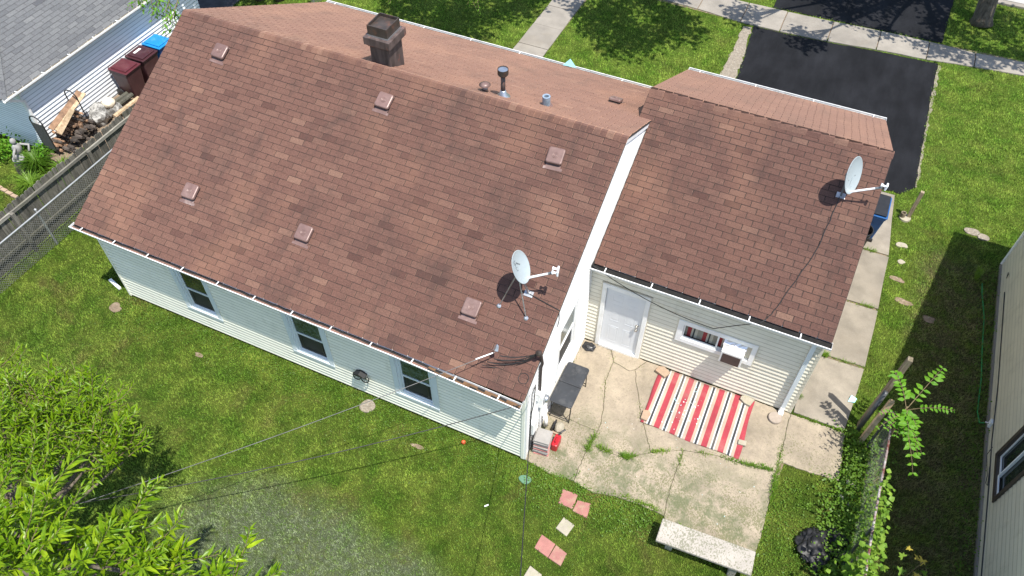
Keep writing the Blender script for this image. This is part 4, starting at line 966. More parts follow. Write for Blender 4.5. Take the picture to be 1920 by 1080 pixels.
MB().tube([(.55, 1.2, .06), (.5, 1.45, .045), (.46, 1.28, .05)], .008, 5).build('foot_bar', M_BLACKPL, tb)
MB().blob((.42, .98, .12), (.11, .13, .09), 4, 2, .18).build('concrete_chunk', M_PALEP, None, 'rough concrete chunk between the folding table and red can', 'rubble')
MB().box(.29, .32, .84, 1.08, .034, .2).build('dark_board', M_BLACKPL, None, 'short dark board standing beside the concrete chunk', 'board')
MB().box(.3, .48, .8, .84, .034, .1).build('brick', M_BRICK, None, 'reddish brick behind the red can', 'brick', bev=.006)
gc = MB().prism(rrect(.44, .58, .42, .72, .04, (1, 1, 1, 1)), .034, .28).build('fuel_can', M_RED, None, 'red plastic fuel can beside the paver stack', 'fuel can', bev=.02)
MB().tube([(.51, .5, .28), (.51, .5, .33), (.51, .62, .33), (.51, .64, .28)], .014, 8).build('handle', M_RED, gc)
MB().tube([(.51, .7, .27), (.53, .76, .31), (.6, .86, .32)], .02, 8).build('spout', M_BLACKPL, gc)
for k in range(17):
    x0, y0 = .1 + random.uniform(-.012, .012), .22 + random.uniform(-.012, .012); ang = random.uniform(-.05, .05)
    M = TM(x0 + .165, y0 + .165, 0) @ rotM('Z', ang + .12)
    MB().box(-.165, .165, -.165, .165, .034 + k * .032, .034 + k * .032 + .029, M=M).build('stacked_paver', M_REDP if k in (0, 6, 8, 10, 13) else M_GREYP, None, 'flat square paver in the stack beside the red can', 'paver', 'pavers stacked by the gable corner', bev=.004, segs=1)
sp = [('pink_stepping_stone', 'pink square paver nearest the patio edge', M_PINK, [(1.03, -.3), (1.36, -.29), (1.38, -.63), (1.06, -.62)]),
      ('pink_stepping_stone', 'pink square paver touching the corner of the one nearest the patio', M_PINK, [(1.4, -.4), (1.68, -.36), (1.71, -.68), (1.39, -.66)]),
      ('pale_stepping_stone', 'pale square paver lying between the two pink pairs', M_PALEP, [(1.28, -.86), (1.54, -.93), (1.48, -1.21), (1.22, -1.14)]),
      ('pink_stepping_stone', 'pink square paver under the thin black wire', M_PINK, [(1.02, -1.38), (1.34, -1.45), (1.31, -1.76), (.99, -1.69)]),
      ('pink_stepping_stone', 'pink square paver joined to the one under the wire', M_PINK, [(1.36, -1.46), (1.62, -1.53), (1.6, -1.81), (1.32, -1.76)]),
      ('pale_stepping_stone', 'pale square paver cut off by the picture bottom', M_PALEP, [(1.06, -2.05), (1.34, -2.12), (1.3, -2.42), (1.02, -2.36)])]
for nm, lb, m, pl in sp:
    MB().prism(pl, -.03, .045).build(nm, m, None, lb, 'paver', 'stepping stones in the lawn', bev=.008); NOGRASS.append(inset(pl, .02))
bn = empty('concrete_bench', (4.0, -.45, 0), 'low pale concrete bench at the end of the patio', 'bench')
MB().prism([(3.11, -.24), (4.94, -.14), (4.97, -.63), (3.12, -.73)], .39, .47).build('seat', M_BENCH, bn, bev=.018)
for x in (3.4, 4.65): MB().box(x - .07, x + .07, -.62, -.26, 0, .39).build('leg', M_BENCH, bn, bev=.015)
for i, (x, y, rx, ry, lb, m) in enumerate([(-3.7, -.29, .17, .17, 'round tan gravelly stone in the grass below the middle windows', M_GRAVEL), (8.2, 11.2, .2, .14, 'flat grey stone half buried in the side lawn', M_GRAVEL), (8.5, 11.1, .15, .13, 'second flat grey stone in the side lawn near building corner', M_GRAVEL), (6.58, 9.9, .14, .1, 'small white stone in the grass beside the walkway', M_PALEP), (6.62, 9.28, .1, .07, 'whitish broken stone in grass nearer the patio', M_PALEP)]):
    pl = irregular(x, y, rx, ry, i + 40, amp=.12 if i < 3 else .4)
    MB().prism(pl, -.02, .035).build('flat_stone', m, None, lb, 'stone', 'stones set in the lawn', bev=.012); NOGRASS.append(pl)
MB().prism(irregular(.22, -.43, .13, .1, 9, amp=.15), -.02, .05).build('utility_lid', M_GREENLID, None, 'faded green utility lid in the grass off the house corner', 'lid', bev=.01)
MB().blob((-1.33, -.21, .07), (.05, .05, .05), 3, 2, .1).build('orange_ball', M_ORANGE, None, 'small orange ball in the grass by the back wall', 'ball', smooth=True)
MB().tube([(-.28, -1.33, .05), (-.22, -1.27, .06)], .015, 8).build('white_tube', M_TRIM, None, 'short white tube lying in the back lawn', 'tube')
MB().add([(6.06, 4.34, .05), (6.2, 4.36, .07), (6.24, 4.5, .05), (6.1, 4.52, .09)], [(0, 1, 2, 3)]).build('paper_scrap', M_CYAN, None, 'pale crumpled paper scrap beside the side walkway', 'paper')
MB().add([(-3.3, 9.86, 2.75), (-2.9, 9.88, 2.77), (-3.12, 9.95, 2.95), (-3.2, 10.0, 2.74)], [(0, 1, 2), (0, 2, 3), (2, 1, 3)]).build('plastic_sheet', M_CYAN, None, 'pale blue plastic corner caught on the front gutter', 'plastic')
# loose litter on rug and patio
b = MB(); bb = []
for k in range(80):
    if k < 45: x, y, z = random.gauss(2.72, .22), random.gauss(2.6, .28), .06
    else: x, y, z = random.uniform(.5, 4.8), random.uniform(.2, 2.0), .045
    if k < 45 and not (1.97 < x < 4.1 and 1.9 < y < 3.4): continue
    s = random.uniform(.006, .022) if k < 45 else random.uniform(.004, .012); a = random.uniform(0, 6)
    b.add([(x + s * math.cos(a + q), y + s * math.sin(a + q), z + random.uniform(0, .008)) for q in (0, 2, 4.1)], [(0, 1, 2)], random.choice((0, 0, 1)))
b.build('litter', [M_CYAN, M_TRIM], None, 'tiny blue and white plastic scraps scattered on rug and patio', None, kind='stuff')
# wall ornament by the third window
orn = empty('wall_ornament', (-3.8, -.1, .62), 'black iron wagon wheel ornament hanging under the back wall', 'ornament')
M = TM(-3.86, -.09, .83) @ rotM('X', R(72))
b = MB()
for (cx_, r0) in ((-.1, .1), (.1, .1)):
    b.tube([M @ Vector((cx_ + r0 * math.cos(t * .3142), r0 * math.sin(t * .3142), 0)) for t in range(21)], .012, 6)
    for k in range(4): b.tube([M @ Vector((cx_ + r0 * math.cos(k * .785 + a), r0 * math.sin(k * .785 + a), 0)) for a in (0, math.pi)], .006, 4)
b.build('wheel', M_ORN, orn)
b = MB(); b.box(-4.0, -3.72, -.16, -.02, .93, .95); b.tube([(-3.98, -.1, .93), (-3.96, -.1, .84)], .008, 5); b.tube([(-3.72, -.1, .93), (-3.76, -.1, .84)], .008, 5)
b.add([(-4.0, -.16, .95), (-3.72, -.16, .95), (-3.72, -.02, .95), (-4.0, -.02, .95), (-3.86, -.16, 1.02), (-3.86, -.02, 1.02)], [(0, 1, 4), (2, 3, 5), (1, 2, 5, 4), (3, 0, 4, 5)])
b.build('canopy', M_ORN, orn)
b = MB()
for x_ in (-3.98, -3.86, -3.74): b.tube([(x_, -.08, .74), (x_, -.03, .52)], .003, 4)
b.build('chain', M_ORN, orn)

# ------------------------------------------------------------------ bins beside the garage
def cart(x0, x1, y0, y1, h, body, lidm, label, front=(1, 0), cover=None, zb=.03):
    cx_, cy_ = (x0 + x1) / 2, (y0 + y1) / 2
    r_ = empty('trash_cart', (cx_, cy_, 0), label, 'trash cart', 'wheeled trash carts')
    b = MB(); hx, hy = (x1 - x0) / 2, (y1 - y0) / 2
    vs = [(cx_ + sx * hx * k, cy_ + sy * hy * k, z) for z, k in ((zb, .74), (h - .14, .94)) for sx, sy in ((-1, -1), (1, -1), (1, 1), (-1, 1))]
    b.add(vs, [(0, 3, 2, 1), (4, 5, 6, 7), (0, 1, 5, 4), (1, 2, 6, 5), (2, 3, 7, 6), (3, 0, 4, 7)])
    b.build('body', body, r_, bev=.035)
    MB().box(x0 + .01, x1 - .01, y0 + .01, y1 - .01, h - .15, h - .09).build('rim', body, r_, bev=.015)
    lid = MB(); lid.box(x0 - .01, x1 + .02, y0, y1, h - .088, h - .045); lid.box(x0 + .06, x1 - .05, y0 + .07, y1 - .07, h - .046, h - .005)
    lo = lid.build('lid', lidm, r_, bev=.03, segs=3)
    if cover: MB().box(x0 + .03, x1 - .02, y0 + .03, y1 - .03, h - .004, h + .004).build('lid_top', cover, r_)
    xb = x0 if front[0] > 0 else x1
    MB().tube([(xb + .02, y0 + .06, h - .05), (xb - .03 * front[0], y0 + .06, h - .03), (xb - .03 * front[0], y1 - .06, h - .03), (xb + .02, y1 - .06, h - .05)], .014, 8).build('handle', body, r_)
    for yy in (y0 - .0, y1 - .05):
        w = MB().lathe([(.0, -.03), (.1, -.03), (.14, -.025), (.14, .025), (.1, .03), (0, .03)], 20, TM(xb + .1 * front[0], yy + .03, zb + .11) @ rotM('X', R(90))).build('wheel', M_BLACKPL, r_)
    return r_
cart(-16.42, -15.72, 5.95, 6.6, 1.3, M_MAROOND, M_MAROON, 'maroon trash cart nearest the firewood with sunlit lid', zb=.3)
o = cart(-16.42, -15.72, 6.68, 7.36, 1.3, M_MAROOND, M_MAROOND, 'dark maroon trash cart between the maroon and blue ones', zb=.3)
MB().box(-16.24, -16.16, 6.88, 7.16, 1.296, 1.302).build('sticker', M_TRIM, o)
cart(-16.42, -15.72, 7.42, 8.05, 1.3, M_BLUEBIN, M_BLUEPL, 'cart with bright blue lid beside the neighbour wall', zb=.3)
cart(5.2, 5.88, 9.62, 10.5, 1.0, M_BLUEBIN, M_BLUEBIN, 'blue cart with dark sagging top behind the garage corner', cover=M_BLACKPL)
br = MB().lathe([(.2, .036), (.25, .75), (.27, .76), (.27, .8), (.245, .8), (.2, .1), (0, .1)], 28, TM(5.4, 9.2, 0)).build('trash_barrel', M_BLACKPL, None, 'open round black barrel beside the blue cart', 'barrel', smooth=False)
MB().box(5.56, 5.7, 9.0, 9.06, .6, .68).build('handle', M_BLACKPL, br)

# ------------------------------------------------------------------ lawn posts
wp = empty('lawn_post', (6.6, 11.1, 0), 'leaning square wooden post in the side lawn by the walkway', 'post')
MB().tube([(6.58, 11.05, 0), (6.6, 11.07, .95)], .062, 4).build('post', M_POSTW, wp)
MB().lathe([(.16, -.02), (.15, .05), (0, .06)], 14, TM(6.5, 10.98, 0)).build('footing', M_PALEP, wp)
MB().lathe([(.07, 0), (.07, .16), (.05, .16), (.05, .05)], 12, TM(6.42, 10.98, .03)).build('pipe_stub', M_POSTW, wp)
def plank_post(name, label, base, top, w, t, m):
    base = Vector(base); top = Vector(top); d = (top - base).normalized(); s = d.cross(Vector((0, 1, 0))).normalized(); q = s.cross(d)
    L_ = (top - base).length
    M = Matrix(((s.x, q.x, d.x, base.x), (s.y, q.y, d.y, base.y), (s.z, q.z, d.z, base.z), (0, 0, 0, 1)))
    return MB().box(-w / 2, w / 2, -t / 2, t / 2, 0, L_, M=M).build(name, m, None, label, 'post', 'posts at the fence end', bev=.006)
plank_post('wooden_post', 'tall split grey wooden post at the end of the chain link fence', (6.4, 3.86, 0), (6.52, 3.93, 2.55), .1, .12, M_POSTW)
plank_post('wooden_post', 'shorter tan wooden post beside the grey pipe', (6.46, 3.4, 0), (6.56, 3.52, 1.62), .1, .09, M_LUMB)
MB().tube([(6.36, 3.63, 0), (6.42, 3.7, 1.6)], .05, 10).build('pipe_post', M_PIPE, None, 'dark grey pipe standing between the two wooden posts', 'post', 'posts at the fence end', smooth=True)

# ------------------------------------------------------------------ chain link fences
def chain_fence(root, x, y0, y1, h, wire, railm, rw=.003, pitch=.075, post_y=(), postm=None, lean=0):
    b = MB()
    n = int((y1 - y0 + h) / pitch)
    for k in range(n):
        for sgn in (1, -1):
            ya = y0 - h + k * pitch if sgn > 0 else y0 + k * pitch
            yb = ya + sgn * h; za, zb = .04, h - .03
            # clip to the run
            pts = []
            for t in (0, 1): pass
            def at(t): return (x + .004 * sgn, ya + (yb - ya) * t, za + (zb - za) * t)
            lo, hi = 0., 1.
            d = yb - ya
            t0, t1 = sorted(((y0 - ya) / d, (y1 - ya) / d)); lo, hi = max(lo, t0), min(hi, t1)
            if hi - lo < .03: continue
            b.tube([at(lo), at(hi)], rw, 3, caps=False)
    b.build('chain_link', wire, root, kind='stuff')
    MB().tube([(x + .02 * math.sin(i * .7) * .6, y0 + (y1 - y0) * i / 12, h + .01 * math.sin(i)) for i in range(13)], .024, 8).build('top_rail', railm, root, smooth=True)
    for y in post_y:
        p_ = MB().tube([(x - .04, y, 0), (x - .04, y, h + .06)], .03, 8).build('post', postm or railm, root)
        MB().lathe([(.034, 0), (.034, .03), (0, .06)], 10, TM(x - .04, y, h + .05)).build('post_cap', postm or railm, p_)
f1_ = empty('chain_link_fence', (-13.7, 2, 0), 'silver chain link fence along the wooden picket fence', 'fence')
chain_fence(f1_, -13.7, -3.0, 9.0, 1.2, M_WIRE, M_RAILM, rw=.0034, post_y=(-2.4, .55, 3.5, 6.4), pitch=.085)
f2_ = empty('chain_link_fence', (6.78, 0, 0), 'rusty chain link fence overgrown by vines beside the patio', 'fence')
chain_fence(f2_, 6.68, -2.2, 3.4, 1.38, mat('dull_wire', (.2, .2, .185), .7, .2), M_RUSTP, rw=.0018, pitch=.095, post_y=(3.38, .7, -2.0), postm=M_PIPE)
f3_ = empty('chain_link_fence', (-13.2, 14, 0), 'short chain link fence seen beyond the far roof corner', 'fence')
chain_fence(f3_, -14.1, 13.0, 17.0, 1.1, M_WIRE, M_RAILM, post_y=(13.2, 16.8))

# wooden picket fence
pf = empty('picket_fence', (-14.1, 3, 0), 'weathered grey dog-eared picket fence by the neighbour house', 'fence')
y = -2.6; k = 0
while y < 9.2:
    w = .128 + random.uniform(-.006, .006); h = 1.5 + random.uniform(-.025, .025); dx = random.uniform(-.006, .006)
    M = TM(-14.16 + dx, y, .03) @ rotM('X', random.uniform(-.012, .012))
    pl = [(0, 0), (w, 0), (w, h - .035), (w - .03, h), (.03, h), (0, h - .035)]
    vs = [M @ Vector((-.009, a, c)) for a, c in pl] + [M @ Vector((.009, a, c)) for a, c in pl]
    MB().add(vs, [tuple(range(6))[::-1], tuple(range(6, 12))] + [(i, (i + 1) % 6, 6 + (i + 1) % 6, 6 + i) for i in range(6)]).build('picket', M_PICK, pf)
    y += w + .006
for z in (.35, 1.28):
    for ya, yb in ((-2.6, .15), (.15, 2.75), (2.75, 5.3), (5.3, 9.2)):
        MB().box(-14.148, -14.1, ya + .004, yb - .004, z, z + .085).build('rail', M_RAILW if z > 1 else M_PICK, pf)
for y in (-2.45, .1, 2.7, 5.25, 7.8): MB().box(-14.098, -14.01, y, y + .09, 0, 1.36).build('fence_post', M_PICK, pf)

# ------------------------------------------------------------------ neighbour house (left)
NX0, NY0, NZE = -16.55, 3.2, 2.42
nh = empty('neighbour_house', (-19.5, 6.6, 0), 'pale blue-white house with grey shingle hip roof beyond the picket fence', 'house')
nw = MB().box(-23, NX0 - .06, NY0 + .06, 10.2, .0, 2.35).build('wall', M_FOUND, nh)
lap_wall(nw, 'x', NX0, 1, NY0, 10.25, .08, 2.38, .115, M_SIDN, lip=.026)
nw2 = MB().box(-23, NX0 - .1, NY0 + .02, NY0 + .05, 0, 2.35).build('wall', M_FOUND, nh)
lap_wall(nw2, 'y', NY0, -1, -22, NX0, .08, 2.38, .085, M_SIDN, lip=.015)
MB().box(NX0 - .03, NX0 + .025, NY0 - .025, NY0 + .06, .05, 2.38).build('corner_post', M_TRIM, nw)
pn = .47; EX, EY = -16.33, 2.6
RH = 3.6   # hip run
nroof = roof_deck('roof', [[(EX, EY, NZE), (EX, 12, NZE), (EX - RH, 12, NZE + pn * RH), (EX - RH, EY + RH, NZE + pn * RH)], [(EX, EY, NZE), (EX - RH, EY + RH, NZE + pn * RH), (EX - 2 * RH, EY, NZE)]], M_DECKG, nh)
NT_TABS = []; ROOF_TABS = NT_TABS
sl = math.hypot(RH, pn * RH); cs = math.cos(math.atan(pn))
roof_plane(nroof, (EX, EY, NZE), math.pi / 2, math.atan(pn), 9.4, sl, lambda v: (v * cs, 9.4))
roof_plane(nroof, (EX - 2 * RH, EY, NZE), 0, math.atan(pn), 2 * RH, sl, lambda v: (v * cs, 2 * RH - v * cs))
NT_TABS.sort(key=lambda t: t[0]); lay_tabs(NT_TABS, 260, M_SHG)
# hip caps
for i in range(26):
    t0, t1 = i * .14, i * .14 + .19; t = random.gauss(.5, .15)
    vs = []
    for q, up in ((t0, .028), (t1, .012)):
        c0 = Vector((EX - q, EY + q, NZE + pn * q + up)); vs += [c0 + Vector((.12, .0, -.055)) + Vector((0, .06, .02)), c0, c0 + Vector((-.06, -.12, -.055)) + Vector((0, 0, .02))]
    MB().add(vs, [(0, 1, 4, 3), (1, 2, 5, 4)], 0, t).build('hip_cap', M_SHG, nroof, tone=True)
# gutter of the neighbour, along y
b = MB(); k0 = [(0, 0), (0, -.1), (.08, -.1), (.115, -.05), (.115, 0), (.103, 0), (.103, -.05), (.07, -.09), (.01, -.09), (.01, 0)]
n = len(k0); vs = [(EX + .0 + a, yy, NZE + c) for yy in (EY, 11.5) for a, c in k0]
b.add(vs, [(j, (j + 1) % n, n + (j + 1) % n, n + j)[::-1] for j in range(n)] + [tuple(range(n))[::-1], tuple(range(n, 2 * n))])
ng = b.build('gutter', M_TRIM, nh)
MB().box(EX + .012, EX + .1, EY + .05, 11.4, NZE - .08, NZE - .05).build('gutter_debris', mat('tan_silt', (.36, .29, .17), .95, var=.3, scale=5, dirt=(.6, .58, .52), dirtamt=.7, dirtscale=3), ng, kind='stuff')
for i in range(9): MB().box(EX + .0, EX + .11, EY + .4 + i * .95, EY + .425 + i * .95, NZE - .004, NZE + .004).build('gutter_hanger', M_TRIM, ng)
MB().box(EX - .08, EX - .002, EY + .1, 11.4, NZE - .14, NZE - .02).build('soffit', M_TRIM, nh)
MB().box(-23, EX - .1, EY, EY + .02, NZE - .14, NZE - .02).build('fascia', M_TRIM, nh)
MB().tube([(EX + .05, EY + .12, NZE - .1), (EX - .05, EY + .3, NZE - .25), (NX0 + .06, NY0 + .0, NZE - .5), (NX0 + .06, NY0 + .0, .35), (NX0 + .2, NY0 - .05, .16), (NX0 + 1.35, NY0 - .25, .1)], .05, 4).build('downspout', M_TRIM, nh)
# firewood rack
fr = empty('firewood_rack', (-16.15, 3.7, .28), 'black hooped firewood rack against the neighbour wall', 'rack')
def hoop(y):
    pts = [(-16.42, y, .3), (-16.42, y, 1.4)] + [(-16.2 - .22 * math.cos(R(t)), y + .0, 1.4 + .2 * math.sin(R(t))) for t in range(20, 180, 20)] + [(-15.98, y, 1.4), (-15.98, y, .3)]
    return MB().tube(pts, .018, 7)
for y in (3.05, 4.35): hoop(y).build('hoop', M_ORN, fr)
for x in (-15.98, -16.42): MB().tube([(x, 3.05, .38), (x, 4.35, .38)], .014, 6).build('base_rail', M_ORN, fr)
MB().box(-16.4, -16.0, 3.035, 3.042, .45, 1.36).build('end_panel', mat('rack_mesh', (.06, .06, .055), .9, var=.5, scale=30, bump=.6), fr)
for j in range(7):
    for i in range(11):
        y = 3.12 + i * .115 + random.uniform(-.02, .02); z = .43 + j * .085 + random.uniform(-.01, .01)
        if z > .62 + .36 * (i / 11): continue
        ln = random.uniform(.36, .5); r_ = random.uniform(.034, .052); cx_ = -16.17 + random.uniform(-.04, .06)
        dark = random.random() < (.5 if j < 3 else .18)
        MB().tube([(cx_ - ln / 2, y, z), (cx_ + ln / 2, y + random.uniform(-.03, .03), z + random.uniform(-.02, .02))], [r_, r_ * .9], 5).build('log', M_LOGD if dark else M_LOG, None, 'dark weathered firewood log in the black hooped rack' if dark else 'fresh brown split firewood log in the black hooped rack', 'log', 'dark firewood logs in the rack' if dark else 'brown firewood logs in the rack')
for i in range(26):
    y = 3.15 + random.random() * 1.2; x = -15.85 + random.uniform(-.08, .12); z = .33 + .3 * random.random() * (y - 2.8)
    MB().tube([(x - .1, y, z), (x + .12, y + random.uniform(-.08, .08), z + random.uniform(-.05, .05))], [.05, .045], 5).build('log', M_LOGD, None, 'dark weathered firewood log in the black hooped rack', 'log', 'dark firewood logs in the rack')
for i, (a, c, w, m, lb) in enumerate([((-16.12, 3.28, 1.02), (-16.14, 4.62, 1.4), .16, M_LOG, 'long brown board leaning across the firewood rack'), ((-16.0, 3.34, .96), (-16.02, 4.66, 1.36), .1, M_LUMB, 'pale thin board leaning beside the long brown one'), ((-15.88, 3.3, .92), (-15.92, 4.02, 1.25), .14, M_LUMB, 'short pale board leaning on top of the firewood')]):
    a, c = Vector(a), Vector(c); d = (c - a).normalized(); q = d.cross(Vector((.5, 0, .85))).normalized(); s_ = q.cross(d)
    M = Matrix(((q.x, s_.x, d.x, a.x), (q.y, s_.y, d.y, a.y), (q.z, s_.z, d.z, a.z), (0, 0, 0, 1)))
    MB().box(-w / 2, w / 2, -.02, .02, 0, (c - a).length, M=M).build('leaning_board', m, None, lb, 'board', 'boards leaning on the firewood')
MB().blob((-15.95, 4.75, .52), (.27, .33, .34), 11, 3, .35).build('boulder', M_ROCKG, None, 'rough grey granite boulder beside the firewood', 'boulder')
MB().blob((-15.9, 5.15, .72), (.2, .2, .15), 5, 3, .16).build('boulder', M_ROCKW, None, 'rounded cream rock on top of the granite boulder', 'boulder', smooth=True)
MB().blob((-15.85, 5.2, .42), (.22, .25, .28), 6, 2, .3).build('boulder', M_ROCKG, None, 'grey rock under the rounded cream one', 'boulder')
for i, (x, z, lb) in enumerate([(-16.05, .48, 'weathered fence post lying by the maroon cart wheel, rear one'), (-15.85, .5, 'weathered fence post lying by the maroon cart wheel, middle one'), (-15.62, .44, 'tan timber lying closest to the picket fence')]):
    MB().tube([(x, 5.15 - .1 * i, z), (x + .05, 5.95, z + .02)], .07, 8).build('timber', M_PICK if i < 2 else M_LUMB, None, lb, 'timber', 'timbers lying by the carts')
MB().box(-16.3, -15.45, 5.2, 5.9, .1, .36).build('timber_bed', M_LUMB, None, 'low wood crate holding the lying timbers', 'crate')
# garden statue by the corner
st = empty('garden_statue', (-16.85, 2.45, 0), 'grey stone garden statue on a log stump by the neighbour corner', 'statue')
MB().lathe([(.22, 0), (.2, .25), (0, .26)], 14, TM(-16.75, 2.35, 0)).build('stump', M_LOGD, st)
MB().lathe([(.0, .24), (.13, .25), (.17, .4), (.15, .44), (.12, .42), (0, .3)], 18, TM(-16.8, 2.38, 0)).build('bowl', M_STATUE, st, smooth=True)
MB().blob((-16.9, 2.55, .6), (.12, .12, .2), 2, 2, .25).build('figure_body', M_STATUE, st, smooth=True)
MB().blob((-16.9, 2.55, .86), (.085, .085, .1), 8, 2, .15).build('figure_head', M_STATUE, st, smooth=True)
MB().tube([(-16.86, 2.66, .7), (-16.72, 2.8, .62), (-16.64, 2.68, .5)], .035, 8).build('figure_arm', M_STATUE, st, smooth=True)
MB().tube([(-16.84, 2.46, .68), (-16.74, 2.3, .64), (-16.72, 2.22, .5)], .035, 8).build('figure_arm', M_STATUE, st, smooth=True)

# ------------------------------------------------------------------ tan building (right)
rb = empty('tan_building', (13, 3.6, 0), 'tan lap sided building in shade with a brown framed window', 'house')
RXW = 9.0; ry0, ry1 = -3.0, 10.2
rw_ = MB().box(9.1, 17, ry0, ry1 - .1, .0, 3.0).build('wall', M_FOUND, rb)
def rspan(z):
    if z < 2.9: return (ry0, ry1)
    q = (z - 2.9) / .47; return (ry0 + q, ry1 - q)
rwin = (2.85, 3.85, .66, 1.85)
lap_wall(rw_, 'x', RXW, -1, ry0, ry1, .1, 6.0, .155, M_SIDT, [(rwin[0] - .08, rwin[1] + .08, rwin[2] - .08, rwin[3] + .08)], rspan, lip=.018)
MB().box(8.94, 9.1, ry0, ry1, -.05, .1).build('foundation', conc('footing', (.2, .18, .15)), rb)
MB().box(RXW - .045, RXW + .06, ry1 - .02, ry1 + .06, .05, 2.9).build('corner_post', M_TRIM, rw_)
b = MB(); a, c, z0, z1 = rwin
for q in ((a - .09, a, z0 - .09, z1 + .09), (c, c + .09, z0 - .09, z1 + .09), (a, c, z1, z1 + .09), (a, c, z0 - .09, z0)): b.box(RXW - .05, RXW + .06, *q)
w_ = b.build('window', M_BROWNF, rb)
b = MB(); 
for y0_, y1_, xo in ((a, (a + c) / 2 + .02, .0), ((a + c) / 2 - .02, c, .025)):
    for q in ((y0_, y0_ + .035, z0, z1), (y1_ - .035, y1_, z0, z1), (y0_ + .035, y1_ - .035, z1 - .035, z1), (y0_ + .035, y1_ - .035, z0, z0 + .035)): b.box(RXW - .01 + xo, RXW + .012 + xo, *q)
b.build('sash', M_TRIM, w_)
MB().box(RXW + .045, RXW + .05, a, c, z0, z1).build('pane', M_GLASS, w_)
pk = 2.9 + .47 * (ry1 - 3.6)
roof_deck('roof', [[(8.7, ry1 + .35, 2.9 - .16), (18, ry1 + .35, 2.9 - .16), (18, 3.6, pk), (8.7, 3.6, pk)], [(8.7, 3.6, pk), (18, 3.6, pk), (18, ry0 - .35, 2.74), (8.7, ry0 - .35, 2.74)]], M_DECKG, rb)
sp_ = MB().box(8.93, 8.985, 4.9, 5.02, .12, .3).build('outdoor_tap', M_TRIM, rb)
MB().tube([(8.95, 4.96, .2), (8.86, 4.97, .18)], .02, 8).build('spigot', M_CHROME, sp_)
MB().tube([(8.88, 4.97, .17), (8.8, 5.0, .05), (8.74, 5.3, .035), (8.76, 6.3, .035), (8.72, 7.2, .035), (8.7, 8.2, .035), (8.6, 9.0, .035), (8.58, 9.35, .035)], .016, 8).build('garden_hose', M_HOSE, None, 'green hose lying along the tan building wall', 'hose', smooth=True)
b = MB(); b.tube([(8.975, 8.9, .38), (8.975, 6, .4), (8.975, 4.4, .3), (8.975, 3.4, .32), (8.97, 1.5, .3), (8.97, -.5, .28)], .012, 5); 
wr = b.build('wall_cable', M_CABLE, rb)
MB().tube([(8.95, 4.2, .42), (8.9, 4.05, .3), (8.96, 3.8, .2), (8.92, 3.5, .35), (8.95, 3.4, .22), (8.96, 3.3, .3), (8.93, 3.7, .4)], .008, 5).build('loose_cable', M_CABLE, wr)
MB().tube([(8.96, 9.45, .55), (8.94, 9.3, .62), (8.95, 9.28, .5), (8.96, 9.45, .55)], .008, 5).build('hook', M_ORN, rb)

# ------------------------------------------------------------------ leaves and trees
def leaf_shape(L_=.1, w=.022, fold=.25, droop=.15):
    return [(0, 0, 0), (-w, L_ * .4, fold * w), (0, L_ * .45, -.0), (w, L_ * .4, fold * w), (0, L_, -droop * L_), (-w * .6, L_ * .75, fold * w * .5 - droop * L_ * .4), (w * .6, L_ * .75, fold * w * .5 - droop * L_ * .4)], [(0, 2, 1), (0, 3, 2), (1, 2, 5), (2, 3, 6), (2, 4, 5), (2, 6, 4)]
def leaf_mesh(name, m, **k):
    vs, fs = leaf_shape(**k); me = bpy.data.meshes.new(name); me.from_pydata(vs, [], [f[::-1] for f in fs]); me.materials.append(m); return me
class Leaves:
    """collects leaf matrices; the largest seen become parts, the rest one 'stuff' part"""
    def __init__(s, m, **k): s.m = m; s.k = k; s.M = []
    def add(s, pos, d, up, sc): s.M.append((pos, d, up, sc))
    def mats(s):
        for pos, d, up, sc in s.M:
            d = d.normalized(); x = d.cross(up); x = x.normalized() if x.length > 1e-4 else d.orthogonal().normalized(); z = x.cross(d)
            yield Matrix(((x.x * sc, d.x * sc, z.x * sc, pos.x), (x.y * sc, d.y * sc, z.y * sc, pos.y), (x.z * sc, d.z * sc, z.z * sc, pos.z), (0, 0, 0, 1)))
    def build(s, parent, solo=300, stuffname='foliage'):
        Ms = list(s.mats())
        def key(M):
            w = view(M.translation); return (w[2] / M.to_scale()[0]) if (w and inframe(M.translation, 0)) else 1e6
        Ms.sort(key=key)
        n = 0
        if solo:
            me = leaf_mesh('leaf', s.m, **s.k)
            for M in Ms[:solo]:
                if key(M) > 1e5: break
                o = bpy.data.objects.new('leaf', me); place(o, M.translation, parent); o.rotation_euler = M.to_euler(); sc = M.to_scale()[0]; o.scale = (sc, sc, sc); n += 1
        rest = Ms[n:]
        if rest:
            vs, fs = leaf_shape(**s.k); V = np.array(vs); F = np.array([f[::-1] for f in fs])
            A = np.array([[list(r_) for r_ in M] for M in rest])
            P = np.einsum('nij,kj->nki', A[:, :3, :3], V) + A[:, None, :3, 3]
            org = WLOC[parent.name]; P = (P - org).reshape(-1, 3)
            FF = (F[None] + (np.arange(len(rest)) * len(V))[:, None, None]).reshape(-1, 3)
            o = tri_mesh(stuffname, P, FF, s.m); place(o, org, parent, kind='stuff')
def tri_mesh(name, P, F, m, tone=None):
    me = bpy.data.meshes.new(name); nv, nf = len(P), len(F)
    me.vertices.add(nv); me.vertices.foreach_set('co', np.ascontiguousarray(P, np.float32).ravel())
    me.loops.add(nf * 3); me.loops.foreach_set('vertex_index', np.ascontiguousarray(F, np.int32).ravel())
    me.polygons.add(nf); me.polygons.foreach_set('loop_start', np.arange(0, nf * 3, 3, dtype=np.int32))
    me.update(calc_edges=True); me.materials.append(m)
    if tone is not None:
        at = me.attributes.new('tone', 'FLOAT', 'FACE'); at.data.foreach_set('value', tone.astype(np.float32))
    return bpy.data.objects.new(name, me)
def rv(s=1.): return Vector((random.gauss(0, s), random.gauss(0, s), random.gauss(0, s)))
